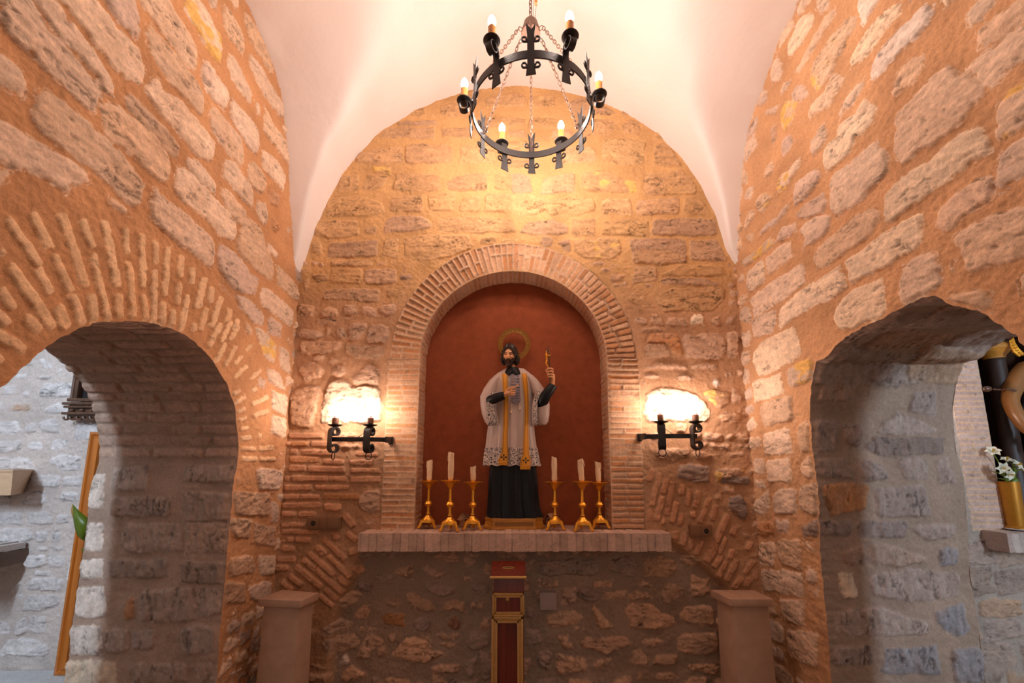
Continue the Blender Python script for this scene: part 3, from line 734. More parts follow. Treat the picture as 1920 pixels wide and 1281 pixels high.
BACK_RUBBLE = '''
560,1020,4.908|1110,240 1150,210 1360,280 1350,310 1240,335;960,520 980,475 1060,475 1240,590 1240,650 1150,660 1010,610;755,560 760,520 900,520 940,560 890,600 780,600;350,600 350,540 430,460 560,450 530,530 380,640;470,680 480,650 550,600 650,590 640,660 580,730;o735,720 740,680 820,650 950,660 965,790 850,780 740,750;210,840 210,780 350,710 480,740 420,830 250,850;190,930 220,880 330,870 480,850 540,940 450,1010 280,1050;510,1080 520,980 610,870 640,830 770,940 640,1030 600,1095;700,1010 780,960 800,1080 700,1090;845,1060 870,1000 1000,870 1130,900 1230,1000 1340,1050 1200,1120 1100,1130 1000,1110 900,1090;800,860 900,850 840,960;1110,850 1150,870 1220,920 1210,950 1130,900;1270,940 1400,920 1440,960 1400,1000;w340,1100 430,1040 440,1120 340,1160;380,1200 480,1140 620,1240 480,1290 370,1290;90,1110 290,1120 280,1150 160,1150;1190,1180 1350,1130 1490,1120 1480,1210 1250,1240;d1020,760 1100,690 1210,740 1180,830 1050,840;r1350,780 1400,680 1480,720 1480,800 1400,810;g1580,400 1680,360 1760,400 1740,500 1620,500;g1530,900 1620,830 1740,850 1740,980 1600,1010 1540,980;g660,310 700,280 840,290 830,350 700,360;850,280 900,230 1040,220 1050,340 950,330;d490,400 540,340 670,400 640,460 520,440;g1150,430 1200,360 1420,390 1430,480 1280,510;1210,120 1250,90 1430,100 1490,180 1400,200;1500,160 1560,90 1660,100 1620,180 1540,230;1490,320 1600,310 1590,350 1500,350
960,1020,4.683|g230,290 240,170 460,140 760,150 800,230 720,300 400,295;g860,250 880,150 1090,110 1140,220 1100,330 950,290;1170,300 1180,160 1330,110 1490,190 1420,300;1490,150 1540,80 1660,150 1600,215;1400,80 1400,30 1480,70 1460,100;440,560 440,420 570,400 580,500 560,560;d560,470 640,390 790,450 780,510 700,550;310,740 300,650 520,610 660,660 560,740 420,750;720,620 740,570 860,690 920,760 780,780;990,610 1050,540 1240,550 1330,620 1470,690 1460,750 1190,780 1050,770 1040,680;1320,470 1400,360 1540,400 1500,480 1380,570;1490,680 1540,560 1790,560 1810,720 1700,750 1520,700;600,920 650,850 780,860 1000,830 1070,900 960,960 850,1010 700,960;1150,900 1230,850 1380,890 1260,940;1030,1080 1060,990 1140,950 1220,1010 1210,1100 1100,1120;1240,1100 1300,1000 1480,990 1470,1080 1330,1110;1480,970 1480,830 1600,810 1830,800 1850,950 1700,1010;1560,1110 1570,1080 1700,1090 1840,1100 1840,1180 1600,1150;1270,1200 1290,1160 1430,1150 1480,1200 1400,1240;g100,780 230,780 270,880 200,920 110,880;g120,600 150,560 260,620 230,690 130,680;g210,980 350,960 360,1060 330,1150 230,1100;400,830 500,840 540,950 450,940
'''
LEFT_JAMB = '''
0,560,1.777|610,555,818,612;375,560,500,640;375,660,570,725;610,645,770,740;420,750 600,750 610,840 450,850 400,820;620,745,775,850;g370,870,560,930;g610,880,770,950;455,1070 480,970 740,965 735,1050 640,1080 480,1080;745,960,820,1080;o415,1070 420,1000 450,990 445,1060;600,1160 600,1110 650,1090 720,1100 720,1180 620,1190;350,1100,430,1180;440,1110,515,1170;430,1220,620,1281;650,1215,740,1281;w300,590,350,700;w290,750,345,840;w270,870,345,930;w255,960,350,1060;w235,1090,340,1190;p190,1210,380,1300
'''
RIGHT_JAMB = '''
1480,540,1.7295|o95,640 180,630 255,640 250,720 130,740;270,650 430,640 460,740 290,745;d95,755,205,805;d225,755 385,755 385,810 230,812;405,770 540,765 545,800 460,825 410,790;180,850 330,830 470,890 400,905 190,905;b500,850 550,840 565,905 505,905;p175,930 220,930 240,1010 180,1010;270,940 400,915 570,930 575,1010 400,1025 280,1000;165,1130 160,1060 300,1040 470,1090 470,1130 300,1140;b490,1060 580,1030 610,1125 560,1135 500,1100;150,1240 160,1170 280,1170 290,1230;b315,1260 330,1180 500,1170 510,1270;b550,1180 640,1175 660,1290 560,1290;220,600 230,560 300,570 315,620 240,630;345,550 430,545 450,620 370,620;470,560 510,540 530,630 480,640;d245,520 270,480 500,490 500,540 300,545;270,470 350,400 480,460 450,480;380,340 460,340 470,420 380,400;130,230 130,180 200,180 190,240;80,430 150,430 150,530 85,530;170,440 240,450 230,520 180,500;85,300 200,290 180,370 80,370;330,280 390,270 390,320 320,320;g80,560 180,550 210,620 80,610
'''
LEFT_CHAPEL = '''
0,640,4.005|285,290 280,265 380,262 380,290;300,420 320,330 420,310 590,320 640,420 400,425;120,280 130,250 215,250 215,280;20,400 30,350 100,330 130,400;165,410 200,370 230,380 210,425;u100,520 110,480 240,470 240,530;-20,520 -20,460 40,470 40,515;330,530 420,460 540,470 550,540 400,545;-20,690 -20,610 120,600 170,680 100,700;180,690 200,620 260,600 280,690;300,690 290,610 420,580 450,690;-20,830 -20,750 170,750 170,810 60,840;200,810 230,750 320,760 320,810 240,830;385,800 400,740 530,740 510,800 450,815;-20,960 -20,870 200,880 250,910 240,970;370,920 390,870 500,850 610,880 600,970 490,980;230,1090 240,1010 450,1010 450,1100;470,1090 480,1020 620,1010 610,1090;150,1230 220,1130 340,1130 350,1210;450,1190 470,1130 580,1140 580,1200;310,130,350,215,30;350,150,385,210,30;430,245,465,205,25
0,930,3.65|130,60 180,0 320,0 320,50;400,40 410,0 540,0 540,40;-20,200 20,110 150,110 160,200;190,190 200,110 330,110 370,190;380,190 400,130 480,140 480,190;-20,340 -20,230 210,220 240,300 100,330;245,310 250,250 330,250 320,320;360,320 365,240 415,240 410,320;265,350,340,377;355,348,445,372;140,385 150,360 230,360 220,385;170,490 160,410 310,405 320,480;325,490 330,395 400,395 450,430 430,480;225,518,345,550;190,640 210,570 330,560 430,570 420,650;80,690 140,660 180,690;150,780 190,680 400,675 410,760 300,780;75,650 150,560 155,590 110,650;190,910 210,820 320,820 320,930 240,940;100,960 120,870 180,830 190,930;-20,940 -20,850 70,870 80,940;-20,1090 50,990 200,970 330,1010 330,1090
'''

# ================================================================== the setting
STY['bed'] = dict(h=.0022, e=.004, k=.002, r=.002, dome=.0, warp=.003, pal=[(.66, .43, .28), (.64, .42, .27)])
SHELF_Z, SHELF_B, SHELF_Y = 1.157, 1.052, 2.49
NR, NS = .605, 2.225                    # niche radius and springing height
NDEP = .19


def niche_outline(cx, z0, r, zs, n=40):
    P = [(cx - r, z0)] + [(cx - r, z0 + (zs - z0) * i / 10) for i in range(1, 10)]
    P += [(cx - r * math.cos(math.pi * i / n), zs + r * math.sin(math.pi * i / n)) for i in range(n + 1)]
    P += [(cx + r, zs - (zs - z0) * i / 10) for i in range(1, 11)]
    return P


STY['tilep'] = dict(STY['tile'], pal=[(.52, .36, .30), (.56, .40, .34), (.50, .34, .28), (.58, .42, .36)])


def niche_bricks(cx, seed, kind='tile'):
    rg = random.Random(seed)
    st = []
    r0, r1 = NR, NR + .195
    ring = [(cx - r1 * math.cos(math.pi * i / 40), NS + r1 * math.sin(math.pi * i / 40)) for i in range(41)]
    ring += [(cx + r0 * math.cos(math.pi * i / 40), NS + r0 * math.sin(math.pi * i / 40)) for i in range(41)]
    st.append(('', ring, 'bed'))
    for sx in (-1, 1):
        a, b = sorted((cx + sx * r0, cx + sx * (r1 + .012)))
        st.append(('', [(a, SHELF_Z - .01), (b, SHELF_Z - .01), (b, NS), (a, NS)], 'bed'))
        n = 31
        for i in range(n):
            z0 = SHELF_Z + (NS - SHELF_Z) * i / n; z1 = z0 + (NS - SHELF_Z) / n - .0065
            w = [0, 1] if i % 2 == rg.choice((0, 0, 1)) else [0, rg.choice((.45, .5, .55)), 1]
            for k in range(len(w) - 1):
                x0 = a + .004 + (b - a - .008) * w[k]; x1 = a + .004 + (b - a - .008) * w[k + 1] - (.006 if k + 2 < len(w) else 0)
                st.append(('', [(x0, z0), (x1, z0), (x1, z1), (x0, z1)], kind))
    n = 58
    for i in range(n):
        t0 = math.pi * i / n + .004; t1 = math.pi * (i + 1) / n - .007
        w = [0, 1] if rg.random() < .35 else [0, rg.choice((.35, .5, .62)), 1]
        for k in range(len(w) - 1):
            q0 = r0 + .004 + (r1 - r0) * w[k]; q1 = r0 + (r1 - r0) * w[k + 1] - (.008 if k + 2 < len(w) else rg.uniform(0, .012))
            P = [(cx - q * math.cos(t), NS + q * math.sin(t)) for q, t in ((q0, t0), (q1, t0), (q1, t1), (q0, t1))]
            st.append((rg.choice(('', '', '', 'o')) if i > 8 else '', P, 'tile'))
    return st


def niche(cx, mat, seed, wall):
    """brick reveal and plastered back of a niche"""
    Q, s, wob = soften(niche_outline(cx, SHELF_Z - .02, NR, NS), 600, 0, .0015, seed)
    n = 130
    st = []
    for i in range(n):
        a, b = s[-1] * i / n, s[-1] * (i + 1) / n - .006
        st.append(('', [(a, .004), (b, .004), (b, NDEP), (a, NDEP)], 'tile'))
    soffit('niche_reveal', Q, s, spaced([(0, NDEP, .006)]), lambda u, v, t: (u, D + t, v), st, (.62, .42, .30), wall, seed, wob)
    # back wall of the niche, plastered
    mb = MB()
    out = niche_outline(cx, SHELF_Z - .05, NR + .06, NS, 48)
    mb.prism(out, lambda a, b, h: (a, D + NDEP + h, b), -.004, .05)
    mb.build('niche_back', mat, wall, smooth=False)
    return Q


# ---- altar wall
CXN = 0.008
back = unproj(parse_polys(BACK_STONES), 1, D, 0, 2, 'back') + unproj(parse_polys(BACK_BRICKS), 1, D, 0, 2, 'brick2') \
    + unproj(parse_polys(BACK_RUBBLE), 1, D, 0, 2, 'rub2')
for i, (t, P, stl) in enumerate(back):
    if stl == 'back' and sum(p[1] for p in P) / len(P) < 2.62: back[i] = (t, P, 'rubble')
pil = niche_bricks(CXN, 5)
nh, _, wb = soften(niche_outline(CXN, SHELF_Z - .02, NR, NS), 600, 0, .0015, 31); nh = nh + wb
nh_full = niche_outline(CXN, SHELF_Z - .02, NR + .2, NS)
infill = [(lambda q: (q[0], q[2]))(pl(a, b, 1, D)) for a, b in
          ((610, 1300), (622, 1180), (640, 1120), (660, 1085), (672, 1040), (720, 1010), (1200, 1010), (1262, 1018), (1300, 1045), (1330, 1070), (1365, 1100), (1385, 1160), (1400, 1300))]
infill = [(infill[0][0], -.05)] + infill + [(infill[-1][0], -.05)]
fill(back, -1.15, 1.4, .05, 1.02, (.07, .13), (.08, .2), .022, 'rub2', None, 3, .25, ('', '', '', 'g'))
fill(back, XL, XR, .3, 2.9, (.04, .075), (.07, .16), .018, 'rubble', nh_full, 9, .2)
fill(back, XL, XR, 2.9, 4.2, (.09, .13), (.16, .32), .02, 'back', nh_full, 12, .1)


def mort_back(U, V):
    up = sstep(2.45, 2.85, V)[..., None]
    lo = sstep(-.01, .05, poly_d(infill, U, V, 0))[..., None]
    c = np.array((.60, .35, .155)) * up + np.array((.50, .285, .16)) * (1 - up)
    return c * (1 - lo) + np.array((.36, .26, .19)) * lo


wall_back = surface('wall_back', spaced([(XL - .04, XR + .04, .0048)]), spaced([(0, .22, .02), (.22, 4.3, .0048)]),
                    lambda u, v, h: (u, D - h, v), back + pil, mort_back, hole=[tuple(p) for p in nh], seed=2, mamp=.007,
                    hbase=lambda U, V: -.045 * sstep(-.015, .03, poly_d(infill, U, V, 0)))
tag(wall_back, kind='structure')
niche(CXN, M['red'], 31, wall_back)

# ---- side walls with their arches
LA = [(406, 1281), (412, 1185), (430, 1000), (436, 919), (447, 866), (449, 835), (440, 760), (425, 718), (405, 685), (380, 655), (350, 630), (320, 615), (290, 607),
      (250, 601), (215, 601), (180, 606), (150, 615), (112, 632), (75, 658), (48, 688), (20, 715), (0, 730), (-60, 800), (-110, 880), (-150, 1000), (-200, 1281)]
RA = [(1570, 1400), (1559, 1281), (1553, 1198), (1540, 1073), (1536, 974), (1532, 897), (1522, 843), (1518, 771), (1524, 705), (1531, 678), (1552, 668), (1568, 646), (1590, 630), (1625, 612), (1660, 597), (1700, 571),
      (1730, 560), (1755, 553), (1785, 569), (1820, 580), (1855, 597), (1885, 615), (1910, 632), (1950, 680), (1990, 740), (2020, 850), (2050, 1000), (2090, 1281)]
lq = [tuple(pl(a, b, 0, XL)[1:]) for a, b in LA]
rq = [tuple(pl(a, b, 0, XR)[1:]) for a, b in RA]
lq = [(2.175, 0.0)] + lq + [(1.04, 0.0)]
rq = [(2.133, 0.0)] + rq + [(1.13, 0.0)]
LQ, LS, LW = soften(lq, 700, 6, .007, 41)
RQ, RS, RW = soften(rq, 700, 2, .010, 43)
LH, RH = [tuple(p) for p in LQ + LW], [tuple(p) for p in RQ + RW]


def s_of(Q, s, z):
    k = int(np.argmax(Q[:, 1]))
    return float(np.interp(z, Q[:k, 1], s[:k]))


YS = spaced([(-1.6, .1, .05), (.1, .9, .009), (.9, 1.2, .004), (1.2, 1.6, .0042), (1.6, 2.1, .005), (2.1, 2.66, .0062)])
ZS = spaced([(0, .25, .03), (.25, 4.2, .0048)])

ls = unproj(parse_polys(LEFT_STONES), 0, XL, 1, 2, 'big') + unproj(parse_polys(LEFT_BRICKS), 0, XL, 1, 2, 'brick')
fill(ls, -1.55, .95, .1, 4.1, (.16, .24), (.3, .6), .04, 'big', LQ, 21)
fill(ls, .95, 2.6, 2.2, 4.1, (.13, .2), (.2, .45), .035, 'big', LQ, 22)
fill(ls, 2.1, 2.62, .1, 2.75, (.05, .09), (.07, .14), .018, 'big', LQ, 23, .2, ('', '', 'g'))
wall_left = surface('wall_left', YS, ZS, lambda u, v, h: (XL + h, u, v), ls, MORT_SIDE, hole=LH, seed=50, mamp=.008)
tag(wall_left, kind='structure')
rs = unproj(parse_polys(RIGHT_STONES), 0, XR, 1, 2, 'big')
fill(rs, -1.55, 1.0, .1, 4.1, (.16, .24), (.3, .6), .04, 'big', RQ, 31)
fill(rs, 1.0, 2.6, .1, 4.1, (.08, .14), (.12, .3), .025, 'big', RQ, 32)
fill(rs, 2.05, 2.62, .1, 2.75, (.05, .09), (.07, .14), .018, 'big', RQ, 33, .2)
wall_right = surface('wall_right', YS, ZS, lambda u, v, h: (XR - h, u, v), rs, (.60, .34, .18), hole=RH, seed=70, mamp=.009)
tag(wall_right, kind='structure')

TS = spaced([(0, TW, .0055)])
# left arch: squared stones in the jamb, flat bricks round the vault
lj = [(t, [(s_of(LQ, LS, q[2]), XL - q[0]) for q in [pl(a, b, 1, 2.165) for a, b in P]], 'jamb') for t, P in parse_polys(LEFT_JAMB)]  # palest outer stones carry the daylight strip in their colour
s0 = s_of(LQ, LS, 1.585)
tmp = []
fill(tmp, 0, TW, s0, LS[-1], (.052, .066), (.15, .3), .014, 'jbrick', None, 61, .08)
lj += [(t, [(b, a) for a, b in P], st) for t, P, st in tmp]
soffit('arch_soffit', LQ, LS, TS, lambda u, v, t: (XL - t, u, v), lj, MORT_JAMB, wall_left, 81, LW)
rj = [(t, [(s_of(RQ, RS, q[2]), q[0] - XR) for q in [pl(a, b, 1, 2.09) for a, b in P]], 'jamb') for t, P in parse_polys(RIGHT_JAMB)]
tmp = []
fill(tmp, 0, TW, s_of(RQ, RS, 1.95), RS[-1], (.14, .24), (.25, .5), .012, 'jamb', None, 62, .2, ('', 'g', 'u'))
rj += [(t, [(b, a) for a, b in P], st) for t, P, st in tmp]
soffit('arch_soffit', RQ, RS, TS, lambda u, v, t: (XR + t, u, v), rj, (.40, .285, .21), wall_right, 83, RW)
# the faces the side walls turn to the chapels beyond
YC, ZC = spaced([(-1.6, 2.63, .03)]), spaced([(0, 4.4, .03)])
surface('chapel_face', YC, ZC, lambda u, v, h: (XL - TW - h * .3, u, v), [], MORT_CHAP, wall_left, hole=[tuple(p) for p in LQ], seed=5)
surface('chapel_face', YC, ZC, lambda u, v, h: (XR + TW + h * .3, u, v), [], MORT_CHAP, wall_right, hole=[tuple(p) for p in RQ], seed=6)

# ---- vault
B1 = [(-1.46, 2.70), (-1.42, 2.80), (-1.358, 3.06), (-1.278, 3.322), (-1.178, 3.557), (-.958, 3.856), (-.779, 3.988), (-.543, 4.126), (-.307, 4.213), (.038, 4.252), (.35, 4.213), (.62, 4.134),
      (.822, 4.018), (1.02, 3.877), (1.178, 3.688), (1.296, 3.483), (1.396, 3.234), (1.442, 2.99), (1.50, 2.88), (1.54, 2.78)]
BL = [(1.6, 4.03), (1.85, 4.0), (1.97, 3.98), (2.07, 3.945), (2.16, 3.885), (2.24, 3.81), (2.32, 3.67), (2.38, 3.46), (2.44, 3.22), (2.50, 3.03), (2.56, 2.82), (2.60, 2.72), (2.66, 2.6)]
BR = [(1.6, 3.97), (1.83, 3.945), (2.0, 3.90), (2.13, 3.81), (2.26, 3.73), (2.36, 3.64), (2.44, 3.44), (2.50, 3.29), (2.54, 3.12), (2.58, 2.93), (2.61, 2.80), (2.66, 2.65)]


def curve(K, x, sg=.02):
    K = np.asarray(K)
    xs = np.linspace(K[0, 0], K[-1, 0], 800)
    y = np.interp(xs, K[:, 0], K[:, 1])
    w = int(sg / (xs[1] - xs[0])) + 1
    k = np.ones(2 * w + 1) / (2 * w + 1)
    yp = np.r_[np.full(w, y[0]), y, np.full(w, y[-1])]
    ys = np.convolve(yp, k, 'valid')
    return np.interp(x, xs, ys)


def vault_z(X, Y):
    b1 = curve(B1, X, .012)
    yy = np.abs(((Y - 1.6) + 1.03) % 2.06 - 1.03) + 1.6
    l, r = curve(BL, yy), curve(BR, yy)
    t = np.clip((X - XL) / (XR - XL), 0, 1)
    b2 = l * (1 - t) + r * t + .10 * np.sin(np.pi * t)
    k = .035
    m = np.maximum(b1, b2)
    return m + k * np.log(np.exp((b1 - m) / k) + np.exp((b2 - m) / k)) - .004


xs = spaced([(XL - .03, XL + .25, .01), (XL + .25, XR - .25, .03), (XR - .25, XR + .03, .01)])
ys = spaced([(-1.6, .9, .05), (.9, 2.2, .025), (2.2, D + .03, .01)])
XX, YY = np.meshgrid(xs, ys, indexing='ij')
ZZ = vault_z(XX, YY) + .006 * fbm(XX * 3, YY * 3, 4, 3)
# ragged plaster rim against the stone
ZZ += .018 * fbm(XX * 0 + YY * 14, ZZ * 14, 9, 3) * (sstep(.12, 0, np.minimum(XX - XL, XR - XX)))
idx = np.arange(ZZ.size).reshape(ZZ.shape)
qd = np.stack([idx[:-1, :-1], idx[:-1, 1:], idx[1:, 1:], idx[1:, :-1]], -1).reshape(-1, 4)
ceiling = raw_mesh('ceiling', np.stack([XX, YY, ZZ], -1).reshape(-1, 3), qd, None, M['plaster'])
tag(ceiling, kind='structure')

# ---- floor
mb = MB().box(-4.4, 4.9, -1.7, 3.0, -.1, 0)
tag(mb.build('floor', M['floor'], smooth=False), kind='structure')

# ---- chapels on both sides
lc = unproj(parse_polys(LEFT_CHAPEL), 1, D, 0, 2, 'chap')
fill(lc, -4.2, -2.1, .1, 3.1, (.09, .15), (.14, .3), .025, 'chap', None, 71, .1)
wl = surface('wall_left_chapel', spaced([(-4.25, -3.15, .03), (-3.15, -2.1, .005)]), spaced([(0, .3, .03), (.3, 2.4, .005), (2.4, 4.4, .03)]),
             lambda u, v, h: (u, D - h, v), lc, MORT_CHAP, seed=91, mamp=.007)
tag(wl, kind='structure')
CXR = 3.625
rc = []
rch = niche_outline(CXR, SHELF_Z - .02, NR, NS)
rpil = niche_bricks(CXR, 8, 'tilep')
fill(rc, 2.1, 4.8, .1, 3.1, (.09, .17), (.14, .3), .025, 'jamb', niche_outline(CXR, SHELF_Z - .02, NR + .2, NS), 73, .15, ('', '', 'g', 'u'))
nh2, _, wb = soften(rch, 600, 0, .0015, 37); nh2 = nh2 + wb
wr = surface('wall_right_chapel', spaced([(2.1, 3.3, .005), (3.3, 4.85, .03)]), spaced([(0, .4, .03), (.4, 2.5, .005), (2.5, 4.4, .03)]),
             lambda u, v, h: (u, D - h, v), rc + rpil, (.42, .34, .28), hole=[tuple(p) for p in nh2], seed=95, mamp=.007)
tag(wr, kind='structure')
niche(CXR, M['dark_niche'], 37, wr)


def plain_wall(name, fn, u0, u1, v0, v1, hole, col, seed):
    o = surface(name, spaced([(u0, u1, .03)]), spaced([(v0, v1, .03)]), fn, [], col, hole=hole, seed=seed)
    return tag(o, kind='structure')


plain_wall('wall_left_chapel_side', lambda u, v, h: (-4.25 + h, u, v), -1.65, 2.66, 0, 4.4, None, MORT_CHAP, 3)
plain_wall('wall_right_chapel_side', lambda u, v, h: (4.85 - h, u, v), -1.65, 2.66, 0, 4.4, None, MORT_CHAP, 4)
W1 = [(-2.57, 2.9), (-2.42, 2.9), (-2.42, 4.1), (-2.57, 4.1)]
W2 = [(3.44, 1.6), (3.70, 1.6), (3.70, 2.8), (3.44, 2.8)]
plain_wall('wall_left_chapel_front', lambda u, v, h: (u, -1.6 + h, v), -4.3, XL - TW + .03, 0, 4.4, W1, MORT_CHAP, 5)
plain_wall('wall_right_chapel_front', lambda u, v, h: (u, -1.6 + h, v), XR + TW - .03, 4.9, 0, 4.4, W2, MORT_CHAP, 6)
for nm, x0, x1 in (('ceiling_left_chapel', -4.3, XL - TW), ('ceiling_right_chapel', XR + TW, 4.9)):
    tag(MB().box(x0, x1, -1.7, D + .02, 4.38, 4.46).build(nm, M['plaster'], smooth=False), kind='structure')
M['glass'] = mat_simple('window_pane', (0.8, 0.85, 0.9), 0.1)
M['glass'].node_tree.nodes['Principled BSDF'].inputs['Transmission Weight'].default_value = 1.0
for i, W in enumerate((W1, W2)):
    x0, x1, z0, z1 = W[0][0], W[1][0], W[0][1], W[2][1]
    mb = MB()
    for a, b in ((x0 - .03, x0 + .02), (x1 - .02, x1 + .03)):
        mb.box(a, b, -1.68, -1.6, z0 - .03, z1 + .03)
    for a, b in ((z0 - .03, z0 + .03), (z1 - .03, z1 + .03)):
        mb.box(x0, x1, -1.68, -1.6, a, b)
    o = mb.build('window_%d' % (i + 1), M['dark_wood'], smooth=False)
    tag(o, kind='structure')
    la = bpy.data.lights.new('daylight', 'AREA'); la.shape = 'RECTANGLE'
    la.size, la.size_y = (x1 - x0) - .04, (z1 - z0) - .04
    la.color = (0.63, 0.81, 1.0)
    la.energy = (140, 100)[i]
    lo = bpy.data.objects.new('daylight', la)
    lo.location = ((x0 + x1) / 2, -1.57, (z0 + z1) / 2)
    lo.rotation_euler = (math.pi / 2, 0, 0)      # looks along +y
    link(lo)

w = bpy.data.worlds.new('world'); SC.world = w; w.use_nodes = True
bg = w.node_tree.nodes['Background']
bg.inputs['Color'].default_value = (1.0, 0.80, 0.70, 1)
bg.inputs['Strength'].default_value = 0.40
SC.view_settings.view_transform = 'Standard'
SC.view_settings.look = 'None'
SC.view_settings.gamma = 1.0
SC.view_settings.use_curve_mapping = False
SC.view_settings.exposure = 0.0

# ================================================================== things
def rough_block(name, x0, x1, y0, y1, z0, z1, step, colfn, dispfn, parent=None):
    """box whose faces are gridded and roughened"""
    V, Q, Cc, off = [], [], [], 0
    c = np.array([(x0 + x1) / 2, (y0 + y1) / 2, (z0 + z1) / 2]); hs = np.array([(x1 - x0) / 2, (y1 - y0) / 2, (z1 - z0) / 2])
    for ax in range(3):
        a, b = [i for i in range(3) if i != ax]
        na, nb = max(2, int(2 * hs[a] / step)), max(2, int(2 * hs[b] / step))
        A, B = np.meshgrid(np.linspace(-1, 1, na + 1), np.linspace(-1, 1, nb + 1), indexing='ij')
        for sg in (-1, 1):
            P = np.zeros(A.shape + (3,)); P[..., a] = A; P[..., b] = B; P[..., ax] = sg
            P = P.reshape(-1, 3)
            nrm = P * np.clip((np.abs(P) - .999) * 1e4, 0, 1); nrm /= np.maximum(np.linalg.norm(nrm, axis=1), 1e-9)[:, None]
            W = c + P * hs
            d = dispfn(W)
            W = W + nrm * d[:, None]
            idx = np.arange(len(W)).reshape(A.shape) + off
            q = np.stack([idx[:-1, :-1], idx[1:, :-1], idx[1:, 1:], idx[:-1, 1:]], -1).reshape(-1, 4)
            if (sg > 0) == (ax == 1): q = q[:, ::-1]
            V.append(W); Q.append(q); Cc.append(colfn(W)); off += len(W)
    return raw_mesh(name, np.concatenate(V), np.concatenate(Q), np.concatenate(Cc), M['stone'], parent)


def shelf_col(W, base=(.58, .40, .31)):
    x, y, z = W.T
    k = np.floor(x / .046)
    v = (_hash(k, k * 0, 3) - .5) * .30
    j = np.abs(x / .046 - k - .5) * 2
    br = 1 + v - .30 * sstep(.82, 1.0, j) * (.5 + .5 * vnoise(x * 40, z * 20, 4)) + .16 * fbm(x * 20 + y * 9, z * 20, 6, 3)
    col = np.array(base)[None, :] * br[:, None]
    red = sstep(.93, .97, _hash(k, k * 0 + 2, 9))[:, None]
    return col * (1 - red * .35) + np.array((.55, .22, .12)) * red * .35


def shelf_disp(W):
    x, y, z = W.T
    k = np.floor(x / .046); j = np.abs(x / .046 - k - .5) * 2
    d = .004 * fbm(x * 30 + y * 13, z * 30 + y * 17, 7, 3) - .006 * sstep(.8, 1, j) + .004 * (_hash(k, k * 0, 5) - .5)
    return d


sh = rough_block('altar_shelf', -.887, .915, SHELF_Y, D + .005, SHELF_B, SHELF_Z - .004, .0055, shelf_col, shelf_disp)
tag(sh, 'long whitewashed brick shelf under the arched red niche, carrying candlesticks and saint statue', 'shelf')
# floor of the niche behind the shelf
mb = MB().box(CXN - NR - .05, CXN + NR + .05, D - .01, D + NDEP + .02, SHELF_B, SHELF_Z - .004)
mb.build('niche_sill', M['post'], wall_back, smooth=False)
mb = MB().box(CXR - NR - .05, CXR + NR + .05, D - .01, D + NDEP + .02, SHELF_B, SHELF_Z - .004)
mb.build('niche_sill', M['post'], wr, smooth=False)
sh2 = rough_block('chapel_shelf', 2.87, 4.5, SHELF_Y + .01, D + .005, SHELF_B - .01, SHELF_Z - .006, .0055,
                  lambda W: shelf_col(W, (.50, .40, .35)), shelf_disp)
tag(sh2, 'pale brick shelf below the dark niche seen through the right arch', 'shelf')
sh3 = rough_block('chapel_shelf', -4.0, -2.93, 2.22, D + .005, .965, 1.045, .012, lambda W: shelf_col(W, (.22, .15, .115)), shelf_disp)
tag(sh3, 'brick shelf with dark end seen at the left edge through the left arch', 'shelf')
for k in range(7):
    x = -2.955 - k * .05
    b = rough_block('shelf_brick', x - .018, x + .018, 2.40, 2.615, 1.046, 1.082 + .006 * (k % 2), .008, lambda W: np.tile((.66, .60, .56), (len(W), 1)), lambda W: .003 * fbm(W[:, 0] * 50, W[:, 2] * 50 + W[:, 1] * 30, 3, 2), sh3)
bench = rough_block('stone_ledge', -4.2, -2.16, 2.45, D - .016, 0.0, .365, .012, lambda W: np.array((.60, .60, .60))[None, :] * (1 + .2 * fbm(W[:, 0] * 6, W[:, 1] * 6 + W[:, 2] * 4, 3, 3))[:, None], lambda W: .004 * fbm(W[:, 0] * 20, W[:, 2] * 20 + W[:, 1] * 20, 3, 3))
tag(bench, 'low pale stone ledge along the foot of the left chapel wall', 'ledge')


